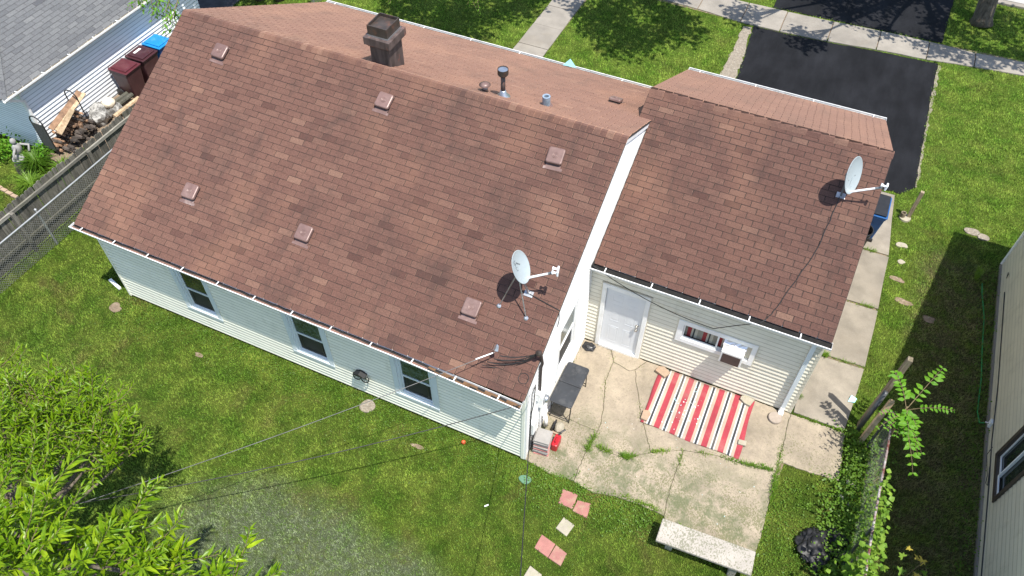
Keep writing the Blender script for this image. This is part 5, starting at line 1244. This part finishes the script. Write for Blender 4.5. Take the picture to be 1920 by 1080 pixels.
def shoot(lv, tw, base, d, length, nleaf, lsc, droop=.0, r0=.0085):
    pts = []; p = Vector(base); dd = Vector(d).normalized(); st = length / 8
    for i in range(9):
        pts.append(p.copy()); dd = (dd + rv(.07) + Vector((0, 0, -droop))).normalized(); p = p + dd * st
    tw.tube(pts, [r0 * (1 - .08 * i) for i in range(9)], 4, caps=False)
    for k in range(nleaf):
        t = (k + .5) / nleaf * 8; i = min(7, int(t)); q = pts[i].lerp(pts[i + 1], t - i); ax = (pts[i + 1] - pts[i]).normalized()
        a = k * 2.4 + random.uniform(-.4, .4); o = ax.orthogonal().normalized(); o2 = ax.cross(o); side = o * math.cos(a) + o2 * math.sin(a)
        ld = (ax * random.uniform(.55, .95) + side * random.uniform(.6, 1.0) + Vector((0, 0, .12))).normalized()
        lv.add(q, ld, (Vector((0, 0, 1)) + rv(.35)).normalized(), lsc * random.uniform(.5, 1.25) * (1.0 if t < 6.5 else .7))

# big leafy tree at the near left
tr = empty('leafy_tree', (-6.9, -6.4, 0), 'bright green leafy tree at the near left corner of the lawn', 'tree')
LV = Leaves(M_LEAF, L_=.165, w=.0175, fold=.35, droop=.2); TW = MB()
trunk = MB(); tp = [(-6.9, -6.4, 0), (-6.85, -6.35, 1.2), (-6.7, -6.2, 2.4)]
trunk.tube(tp, [.2, .16, .13], 10)
lobes = [(-8.3, -4.35, 3.5, .5), (-7.6, -4.5, 3.6, .55), (-7.15, -4.35, 3.55, .5), (-6.8, -3.9, 3.35, .42), (-6.3, -4.0, 3.15, .38), (-6.5, -4.75, 3.5, .5), (-6.05, -4.5, 3.3, .42), (-5.65, -4.35, 3.1, .28), (-6.3, -5.4, 3.8, .42), (-7.1, -5.1, 3.8, .5), (-8.0, -5.1, 3.7, .6),
         (-5.5, -5.8, 4.6, .5), (-4.6, -6.3, 5.2, .5), (-4.1, -6.05, 5.1, .35), (-3.9, -6.55, 5.5, .45), (-3.35, -6.3, 5.35, .3), (-5.1, -6.4, 4.8, .5), (-3.45, -5.65, 4.95, .16), (-3.05, -5.6, 4.85, .12), (-2.75, -5.95, 5.0, .14), (-2.15, -5.75, 4.9, .06), (-1.75, -5.6, 4.8, .05), (-3.0, -6.2, 5.2, .25), (-5.0, -6.0, 4.3, .45), (-4.5, -6.7, 5.2, .4)]
for cx_, cy_, cz_, rr in lobes:
    c = Vector((cx_, cy_, cz_)); mid = Vector(tp[-1]).lerp(c, .5) + Vector((0, 0, -.25))
    trunk.tube([tp[-1], mid, c - Vector((0, 0, rr * .6))], [.06, .035, .014], 6)
    n = int(12 + 75 * rr * rr) if cz_ < 4.2 else int(5 + 15 * rr * rr)
    if rr < .1: n = 2
    for k in range(n):
        v = rv(1).normalized() * rr * random.random() ** .45; v.z = abs(v.z) * .55 - .2 * rr if random.random() < .75 else v.z * .5
        d = (v.normalized() * .6 + Vector((.12, .1, .75)) + rv(.25)).normalized()
        if cz_ > 4.2: d = (Vector((.45, .35, .55)) + v.normalized() * .3 + rv(.2)).normalized()
        shoot(LV, TW, c + v, d, random.uniform(.4, .7) * (1 if cz_ < 4.2 else 1.45), random.randint(17, 24) if cz_ < 4.2 else random.randint(26, 34), random.uniform(.8, 1.2) if cz_ < 4.2 else random.uniform(1.15, 1.6))
trunk.build('trunk', M_BARK, tr, smooth=True)
TW.build('twigs', M_TWIG, tr, kind='stuff')
LV.build(tr, 300)

# street side trees, their crowns above the top of the picture
def crown_tree(name, label, base, fork, blobs, trunk_r, nper, m=M_LEAFD, hang=(), lean=None, hangscale=1.0):
    root = empty(name, base, label, 'tree')
    tk = MB(); bs = Vector(base); fk = Vector(fork)
    mid = bs.lerp(fk, .5) + (Vector(lean) if lean else Vector((0, 0, 0)))
    pts = [bs, bs.lerp(mid, .12), bs.lerp(mid, .6), mid, fk]
    tk.tube(pts, [trunk_r * 1.35, trunk_r * 1.05, trunk_r * .96, trunk_r * .92, trunk_r * .7], 16)
    lv = Leaves(m, L_=.2, w=.06, fold=.2, droop=.2); tw = MB()
    for (x, y, z, r_) in blobs:
        c = Vector((x, y, z)); mm = fk.lerp(c, .5) + Vector((random.uniform(-.2, .2), random.uniform(-.2, .2), -.2))
        tk.tube([fk, fk.lerp(mm, .5), mm, c], [trunk_r * .5, trunk_r * .38, trunk_r * .26, trunk_r * .08], 8)
        for k in range(6):
            e = c + rv(1).normalized() * r_ * .9; tk.tube([mm.lerp(c, .6), c.lerp(e, .5) + rv(.08), e], [trunk_r * .14, trunk_r * .08, trunk_r * .02], 5)
        for k in range(int(nper * r_ * r_)):
            cl = c + rv(1).normalized() * r_ * random.random() ** .4
            for j in range(9):
                lv.add(cl + rv(.16), rv(1).normalized(), (Vector((0, 0, 1)) + rv(.5)).normalized(), random.uniform(.7, 1.3))
    for (x, y, z) in hang:
        p = Vector((x, y, z)); tw.tube([p + Vector((0, .9, .9)), p + Vector((0, .3, .45)), p + Vector((0, 0, .2))], [.015, .012, .006], 5)
        lv2 = hang_leaves
        for k in range(6): shoot(hang_leaves.setdefault(root.name, Leaves(M_LEAFS, L_=.16, w=.03, fold=.2, droop=.2)), tw, p + rv(.1) + Vector((0, .1, .25)), Vector((0, -.1, -1)) + rv(.4), .5, 9, hangscale)
    tk.build('trunk', M_BARK, root, smooth=True)
    if tw.v: tw.build('twigs', M_TWIG, root, kind='stuff')
    lv.build(root, 0, 'crown')
    if root.name in hang_leaves: hang_leaves[root.name].build(root, 60, 'hanging_leaves')
    return root
hang_leaves = {}
crown_tree('street_tree', 'thick ridged trunk of the street tree beside the driveway apron', (7.72, 22.15, 0), (7.0, 23.0, 4.2),
           [(4.2, 21.0, 6.2, 1.3), (6.0, 20.9, 7.4, 1.5), (8.6, 22.6, 7.6, 1.6), (5.6, 23.2, 7.5, 1.5), (3.2, 22.4, 7.0, 1.2), (10.6, 21.2, 6.8, 1.2), (9.0, 20.4, 6.5, 1.0), (5.2, 19.4, 6.0, .55), (6.9, 18.9, 6.5, .5), (2.4, 17.9, 7.0, .75), (4.6, 17.3, 6.8, .7), (8.8, 18.7, 7.0, .8), (10.4, 18.8, 7.0, .9), (11.8, 19.2, 7.2, .9)], .3, 60, lean=(.1, 0, 0))
crown_tree('street_tree', 'broad leafy tree above the front lawn near the walkway', (-2.6, 21.8, 0), (-3.4, 19.6, 5.0),
           [(-1.2, 15.0, 6.8, 1.4), (-2.3, 15.9, 7.2, 1.2), (.2, 16.2, 7.0, 1.2), (-6.4, 13.4, 7.0, 1.2), (-7.4, 12.6, 6.8, 1.2), (-7.6, 14.4, 7.3, 1.2), (-8.8, 13.6, 7.2, 1.0), (-5.2, 15.0, 7.4, 1.1), (-4.4, 17.2, 7.6, 1.4), (-1.0, 17.8, 7.4, 1.3)], .26, 75, hang=((-6.6, 11.15, 3.1), (-8.9, 10.25, 3.2)), hangscale=.5)
crown_tree('yard_tree', 'slim trunk of the nearer tree beyond the far roof corner', (-16.2, 12.75, 0), (-15.8, 12.3, 4.0),
           [(-15.6, 10.7, 6.2, 1.2), (-16.8, 9.6, 5.8, .9), (-14.6, 12.0, 6.4, 1.2), (-16.4, 12.2, 6.8, 1.1), (-15.0, 9.2, 5.9, .7)], .13, 75, hang=((-13.9, 6.0, 4.05), (-13.35, 5.85, 4.0), (-12.8, 5.75, 3.95), (-12.5, 5.6, 3.9), (-13.2, 6.4, 4.1)), hangscale=1.0)
crown_tree('yard_tree', 'slim trunk of the farther tree beyond the far roof corner', (-15.55, 13.05, 0), (-15.0, 13.6, 4.0), [(-14.5, 14.2, 6.2, 1.3), (-15.6, 15.0, 6.6, 1.2), (-13.4, 13.6, 6.4, 1.0)], .13, 70)

# sapling at the fence end
sa = empty('sapling', (6.92, 3.55, 0), 'young weed tree with paired leaves at the fence end', 'sapling')
LS = Leaves(M_LEAFS, L_=.17, w=.046, fold=.15, droop=.15); tw = MB()
def frond(base, tip, n, sc, sag=.1):
    base, tip = Vector(base), Vector(tip); pts = [base.lerp(tip, i / 8) + Vector((0, 0, sag * 4 * (i / 8) * (1 - i / 8))) for i in range(9)]
    tw.tube(pts, [.009 - .0008 * i for i in range(9)], 5, caps=False)
    for k in range(n):
        t = (.18 + .8 * k / (n - 1)) * 8; i = min(7, int(t)); q = pts[i].lerp(pts[i + 1], t - i); ax = (pts[i + 1] - pts[i]).normalized()
        if random.random() < .12: continue
        s = ax.cross(Vector((0, 0, 1))).normalized()
        for sg_ in (1, -1):
            LS.add(q, (ax * .45 + s * sg_ + rv(.12)).normalized(), (Vector((-.15, -.2, 1)) + rv(.2)).normalized(), sc * random.uniform(.8, 1.15) * (1 if k < n - 2 else .7))
st_ = (6.8, 3.3, 1.5)
MB_ = MB(); MB_.tube([(6.92, 3.5, 0), (6.88, 3.4, .8), st_, (6.76, 3.25, 1.95)], [.03, .025, .02, .012], 7); MB_.build('trunk', M_TWIG, sa, smooth=True)
frond((6.78, 3.25, 1.9), (7.2, 4.2, 2.3), 9, 1.0); frond((6.76, 3.25, 1.9), (6.3, 3.75, 2.3), 9, .95); frond((6.8, 3.28, 1.8), (7.55, 3.38, 2.15), 10, .62)
for k in range(9): frond((6.8, 3.3, random.uniform(1.3, 1.8)), (6.8 + random.uniform(.0, .5), 3.2 - random.uniform(-.1, 1.2), random.uniform(1.4, 2.0)), random.randint(6, 8), random.uniform(.7, 1.0))
for k in range(5): frond((6.8, 3.3, random.uniform(1.3, 1.8)), (6.5 + random.uniform(-.2, .3), 3.1 + random.uniform(-.5, .5), random.uniform(1.4, 2.0)), 6, random.uniform(.5, .7))
tw.build('twigs', M_TWIG, sa, kind='stuff'); LS.build(sa, 300)
# vine over the fence
vi = empty('vine', (6.85, 0, 0), 'broad leaved vine climbing the rusty chain link fence', 'vine')
LVI = Leaves(M_LEAFV, L_=.1, w=.05, fold=.1, droop=.15); tw = MB()
for k in range(1000):
    t = random.random() ** .7; y = 2.2 - 4.3 * t; dens = t
    x = 6.7 + random.gauss(.06, .05 + .15 * t); z = random.uniform(.5, 1.5 + .2 * t)
    LVI.add(Vector((x, y, z)), (rv(.6) + Vector((.2, -.4, .2))).normalized(), (Vector((-.1, -.1, 1)) + rv(.4)).normalized(), random.uniform(.5, 1.25))
for k in range(900):
    LVI.add(Vector((random.gauss(6.66, .2), .35 - 2.4 * random.random() ** .8, random.uniform(.15, 1.5))), (rv(.6) + Vector((0, -.3, .2))).normalized(), (Vector((0, 0, 1)) + rv(.4)).normalized(), random.uniform(.7, 1.7))
for k in range(9):
    y = 2.3 - k * .5; tw.tube([(6.8 + random.uniform(-.05, .1), y + .4 - i * .2, .2 + .16 * i + random.uniform(-.05, .05)) for i in range(7)], .006, 4)
tw.build('stems', M_TWIG, vi, kind='stuff'); LVI.build(vi, 300)
# yellow-leaved maple sprout at the bottom right
ms = empty('maple_sprout', (7.62, .62, 0), 'small maple sprout with yellow leaves beyond the vine fence', 'sprout')
def maple(M, m, sc):
    pts = []
    for k in range(15):
        a = R(-120 + 240 * k / 14 + 90); r_ = (1.0 if k % 3 == 1 else .62) * (1.15 if 5 < k < 9 else .9); pts.append(M @ Vector((r_ * math.cos(a) * sc, r_ * math.sin(a) * sc, random.uniform(-.02, .02) * sc)))
    return MB().add([M @ Vector((0, 0, 0))] + pts, [(0, i, i + 1) for i in range(1, 15)])
for k in range(9):
    M = TM(7.6 + random.uniform(-.2, .3), .45 + random.uniform(-.25, .35), .55 + .07 * k) @ Euler((random.uniform(-.5, .5), random.uniform(-.5, .5), random.uniform(0, 6)), 'XYZ').to_matrix().to_4x4()
    maple(M, None, random.uniform(.08, .12)).build('leaf', M_LEAFY if k > 4 else M_LEAFV, ms)
MB().tube([(7.62, .62, 0), (7.6, .55, .6), (7.65, .6, 1.15)], .01, 5).build('stem', M_TWIG, ms)

# plants by the neighbour corner
def tuft(root, cx_, cy_, n, h, spread, m, w=.012, name='leaves'):
    P, F = [], []
    for k in range(n):
        a = random.uniform(0, 6.283); r_ = spread * .35 * math.sqrt(random.random()); b0 = Vector((cx_ + r_ * math.cos(a), cy_ + r_ * math.sin(a), .0)); hh = h * random.uniform(.6, 1.1); out = Vector((math.cos(a), math.sin(a), 0)) * spread * random.uniform(.2, 1)
        s = Vector((-math.sin(a), math.cos(a), 0)) * w * random.uniform(.7, 1.3); i = len(P)
        m1 = b0 + out * .35 + Vector((0, 0, hh * .7)); e = b0 + out + Vector((0, 0, hh * random.uniform(.6, 1.0)))
        P += [b0 - s, b0 + s, m1 - s, m1 + s, e]; F += [(i, i + 1, i + 3), (i, i + 3, i + 2), (i + 2, i + 3, i + 4)]
    org = WLOC[root.name]; o = tri_mesh(name, np.array([list(p) for p in P]) - org, np.array(F), m); place(o, org, root, kind='stuff'); return o
for (x, y, n, h, s, lb) in [(-16.35, 2.55, 380, .65, .55, 'tall strappy grass clump by the garden statue'), (-15.6, 2.75, 260, .45, .4, 'green daylily clump in front of the downspout'), (-15.5, 3.35, 90, .4, .3, 'small spiky plant at the near foot of the firewood rack'), (-15.0, 2.1, 240, .4, .45, 'grassy clump against the picket fence end'), (-16.0, 1.9, 260, .4, .5, 'low grassy clump nearest the brick edging')]:
    r_ = empty('garden_plant', (x, y, 0), lb, 'plant', 'plants at the neighbour corner'); tuft(r_, x, y, n, h, s, M_WEED)
for (x, y, z, s, lb) in [(-17.6, 2.6, .35, .5, 'yellow-green leafy bush under the neighbour side wall'), (-16.5, 3.0, .3, .32, 'bright green bush between statue and downspout')]:
    r_ = empty('garden_bush', (x, y, 0), lb, 'bush', 'bushes at the neighbour corner'); lv = Leaves(M_LEAFS, L_=.1, w=.03)
    for k in range(420): lv.add(Vector((x, y, z)) + Vector((random.gauss(0, s * .45), random.gauss(0, s * .45), random.gauss(0, s * .35))), rv(1).normalized(), (Vector((0, 0, 1)) + rv(.5)).normalized(), random.uniform(.6, 1.2))
    lv.build(r_, 0, 'foliage')
for k in range(7):
    MB().box(-17.4 + k * .23, -17.2 + k * .23, 1.5 - k * .03, 1.6 - k * .03, 0, .06).build('edging_brick', M_BRICK, None, 'tan brick in the row edging the neighbour flower bed', 'brick', 'bricks edging the flower bed')
# weeds in the patio cracks and along edges
def crack_tuft(root, pts, n, h):
    P, F = [], []
    for k in range(n):
        t = min(.999, max(0, random.betavariate(1.6, 1.6))) * (len(pts) - 1); i = int(t); a, c = pts[i], pts[i + 1]
        b0 = Vector((a[0] + (c[0] - a[0]) * (t - i) + random.gauss(0, .028), a[1] + (c[1] - a[1]) * (t - i) + random.gauss(0, .028), .03))
        hh = h * random.uniform(.35, 1.0) * random.uniform(.5, 1); an = random.uniform(0, 6.283); out = Vector((math.cos(an), math.sin(an), 0)) * hh * random.uniform(.2, 1.1); sd = Vector((-math.sin(an), math.cos(an), 0)) * random.uniform(.0025, .006); j = len(P)
        m1 = b0 + out * .4 + Vector((0, 0, hh * .75)); e = b0 + out + Vector((0, 0, hh * random.uniform(.6, 1)))
        P += [b0 - sd, b0 + sd, m1 - sd, m1 + sd, e]; F += [(j, j + 1, j + 3), (j, j + 3, j + 2), (j + 2, j + 3, j + 4)]
    org = WLOC[root.name]; o = tri_mesh('blades', np.array([list(p) for p in P]) - org, np.array(F), M_TUFT); place(o, org, root, kind='stuff')
for pts, n, h, lb in [([(1.2, 1.22), (1.17, 1.0), (1.16, .8), (1.16, .7)], 170, .17, 'grass tuft in the patio crack nearest the wall corner'), ([(1.3, .93), (1.5, .9), (1.68, .92)], 150, .16, 'middle grass tuft growing in the patio crack'), ([(1.85, .92), (2.0, .93), (2.15, 1.05)], 230, .2, 'largest grass tuft growing in the patio crack'),
    ([(2.4, 1.27), (2.6, 1.36), (2.8, 1.47)], 150, .12, 'long thin grass strip in the crack below the rug'), ([(3.02, 1.62), (3.05, 1.4), (3.05, 1.2)], 70, .1, 'small grass strip in the crack between the lower slabs'), ([(3.3, 1.68), (3.6, 1.76)], 60, .09, 'faint grass strip in the crack touching the rug edge'),
    ([(3.8, 1.8), (4.3, 1.84), (4.7, 1.92), (4.98, 1.96)], 420, .13, 'grassy crack at the outer lower rug corner'), ([(4.98, 1.95), (5.0, 1.6), (5.03, 1.2)], 330, .16, 'grass creeping over the outer edge of the big lower slab'), ([(4.97, 2.6), (4.98, 2.2), (5.0, 1.98)], 130, .1, 'grass strip in the joint beside the round stone'),
    ([(5.02, 5.4), (5.3, 5.4), (5.45, 5.41)], 220, .2, 'grass tuft in the walkway joint next to the garage wall'), ([(5.5, 5.41), (5.9, 5.43), (6.26, 5.45)], 150, .08, 'low grass strip in the outer walkway joint'), ([(5.03, 4.75), (5.05, 4.4)], 150, .2, 'spiky grass tuft between garage wall and walkway'), ([(5.04, 4.12), (5.06, 3.95)], 60, .15, 'small grass tuft near the downspout on the walkway'), ([(5.1, 3.5), (5.5, 3.5), (6.1, 3.53)], 140, .08, 'sparse weeds in the joint below the downspout'),
    ([(5.75, 7.3), (6.0, 7.35), (6.2, 7.36)], 100, .14, 'grass tuft in the second walkway joint'), ([(5.65, 9.3), (6.0, 9.32)], 90, .14, 'grass tuft in the walkway joint by the barrel'), ([(3.35, -.12), (3.7, -.08)], 200, .14, 'weedy tuft at the back edge of the bench'), ([(8.4, 9.4), (8.5, 9.8)], 300, .3, 'dark weedy clump at the end of the green hose'), ([(2.0, .05), (2.6, .08), (3.0, .1)], 260, .12, 'ragged grass fringe along the lower patio edge')]:
    r_ = empty('grass_tuft', (pts[0][0], pts[0][1], .03), lb, 'weed', 'grass tufts in the paving'); crack_tuft(r_, pts, n, h)
# trash bags
def bag(c, r, seed, label):
    o = MB().blob(c, r, seed, 5, .45, wrinkle=.2).build('trash_bag', M_BAG, None, label, 'trash bag', 'black trash bags by the fence', smooth=True); return o
bag((6.02, .62, .1), (.3, .36, .14), 21, 'largest crumpled black trash bag, nearest the bench'); bag((6.38, .98, .08), (.22, .16, .11), 33, 'small black trash bag farthest from the bench'); bag((6.52, .66, .08), (.17, .17, .1), 47, 'small black trash bag closest to the vine fence')
for i, (x, y, s, lb) in enumerate([(6.42, 2.35, .07, 'tan stone in the weeds by the rusty fence, nearest the posts'), (6.52, 2.3, .06, 'pale stone touching the tan one in the weeds'), (6.35, 1.95, .07, 'pinkish stone in the weeds closest to the trash bags'), (6.5, 1.85, .06, 'grey stone in the weeds close to the fence mesh')]):
    MB().blob((x, y, .04), (s, s * .8, s * .6), i + 60, 2, .3).build('rubble_stone', M_ROCKW if i % 2 == 0 else M_ROCKG, None, lb, 'stone', 'stones in the weeds by the fence')

# ------------------------------------------------------------------ grass blades
def inpoly(x, y, poly):
    p = np.array(poly); n = len(p); ins = np.zeros(len(x), bool); j = n - 1
    for i in range(n):
        xi, yi, xj, yj = p[i, 0], p[i, 1], p[j, 0], p[j, 1]
        if yi != yj: ins ^= ((yi > y) != (yj > y)) & (x < (xj - xi) * (y - yi) / (yj - yi) + xi)
        j = i
    return ins
def grass(n_try):
    # uniform over the trapezoid of ground seen (a little wider), thinned with distance
    x = rng.uniform(-27, 12.5, n_try); y = rng.uniform(-9, 26, n_try)
    P = np.stack([x, y, np.zeros(n_try)], 1) - np.array(CAMP); Rm = np.array(RM)
    q = P @ Rm.T; u = 960 + 1472.4 * q[:, 0] / -q[:, 2]; v = 540 - 1472.4 * q[:, 1] / -q[:, 2]; dist = -q[:, 2]
    keep = (u > -90) & (u < 2010) & (v > -70) & (v < 1170)
    keep &= rng.random(n_try) < np.clip((16.5 / dist) ** 1.6, .15, 1)
    x, y, dist = x[keep], y[keep], dist[keep]
    jx, jy = x + rng.normal(0, .035, len(x)), y + rng.normal(0, .035, len(x))
    bad = np.zeros(len(x), bool)
    for pl in NOGRASS: bad |= inpoly(jx, jy, pl)
    return x[~bad], y[~bad], dist[~bad]
gx, gy, gd = grass(3600000)
print('blades', len(gx)); NMAX = 1100000
if len(gx) > NMAX: s_ = rng.permutation(len(gx))[:NMAX]; gx, gy, gd = gx[s_], gy[s_], gd[s_]
N = len(gx)
ang = rng.uniform(0, 2 * np.pi, N); hgt = rng.uniform(.02, .058, N); 
clump = np.sin(gx * 3.1 + 1.3 * np.sin(gy * 2.3)) * np.sin(gy * 2.7 + 1.1 * np.sin(gx * 1.9))
shade = (gx > 6.6) & (gy < 4) | (gx > 8.3) & (gy < 10.5)
hgt *= 1 + .35 * clump + .5 * shade; wid = rng.uniform(.0035, .012, N) * np.clip(gd / 16, .9, 1.5); ln = rng.uniform(.15, 1.0, N) * hgt
bx, by = np.cos(ang), np.sin(ang); sx_, sy_ = -by * wid, bx * wid
z0 = np.zeros(N)
V0 = np.stack([gx - sx_, gy - sy_, z0], 1); V1 = np.stack([gx + sx_, gy + sy_, z0], 1); V2 = np.stack([gx + bx * ln, gy + by * ln, hgt], 1)
P = np.stack([V0, V1, V2], 1).reshape(-1, 3); F = np.arange(N * 3).reshape(-1, 3)
def vnoise(x, y, s, seed):
    G = np.random.default_rng(seed).random((256, 256)); u, v = x / s + 100.3, y / s + 100.7; i, j = np.floor(u).astype(int), np.floor(v).astype(int); f, g = u - i, v - j; f, g = f * f * (3 - 2 * f), g * g * (3 - 2 * g); i %= 255; j %= 255
    return (G[i, j] * (1 - f) + G[i + 1, j] * f) * (1 - g) + (G[i, j + 1] * (1 - f) + G[i + 1, j + 1] * f) * g - .5
cl2 = vnoise(gx, gy, .11, 1) * .55 + vnoise(gx, gy, .33, 2) * .4 + vnoise(gx, gy, 1.1, 3) * .25
tone = np.clip(rng.normal(.42, .15, N) + .6 * cl2, 0, 1); tone[rng.random(N) < .006] = 1.3
o = tri_mesh('grass', P, F, M_GRASS, tone)
place(o, (0, 0, 0), None, 'short mown grass covering the lawns', None, kind='stuff')
# broad-leaved ground cover: clover under the eaves line and weeds by the fence
P, F, T = [], [], []
def cover(n, fx, fy, hz, sz):
    X_ = np.array([fx() for _ in range(n)]); Y_ = np.array([fy() for _ in range(n)]); bad_ = np.zeros(n, bool)
    for pl in NOGRASS: bad_ |= inpoly(X_, Y_, pl)
    for k in range(n):
        x, y = X_[k], Y_[k]
        if bad_[k]: continue
        z = random.uniform(.02, hz); s = random.uniform(.5, 1) * sz; a = random.uniform(0, 6.28); t = Vector((random.gauss(0, .35), random.gauss(0, .35), 1)).normalized(); u = t.orthogonal().normalized(); w = t.cross(u); i = len(P)
        for q in range(5): P.append(Vector((x, y, z)) + (u * math.cos(a + q * 1.2566) + w * math.sin(a + q * 1.2566)) * s)
        F.extend([(i, i + 1, i + 2), (i, i + 2, i + 3), (i, i + 3, i + 4)])
ru = random.uniform
cover(5200, lambda: random.gauss(6.48, .26), lambda: ru(-2.2, 3.6), .3, .03)
cover(6000, lambda: ru(-10.8, 1.6), lambda: -abs(random.gauss(.05, .45)) - .02, .06, .014)
cover(1500, lambda: ru(7.0, 9.0), lambda: ru(-1, 10), .08, .018)
cover(900, lambda: 8.75 + random.gauss(0, .15), lambda: ru(0, 10), .18, .022)
cover(9000, lambda: ru(-13, 2), lambda: ru(-4.5, 0), .06, .013)
cover(1500, lambda: ru(5.0, 6.6), lambda: ru(-1.0, 1.9), .09, .018)
cover(2500, lambda: ru(6.2, 9), lambda: ru(7, 18), .07, .014)
cover(1500, lambda: ru(.2, 3), lambda: random.gauss(-.25, .3), .08, .018)
o = tri_mesh('ground_cover', np.array([list(p) for p in P]), np.array(F), M_WEED); place(o, (0, 0, 0), None, 'small leafy weeds and clover among the grass', None, kind='stuff')
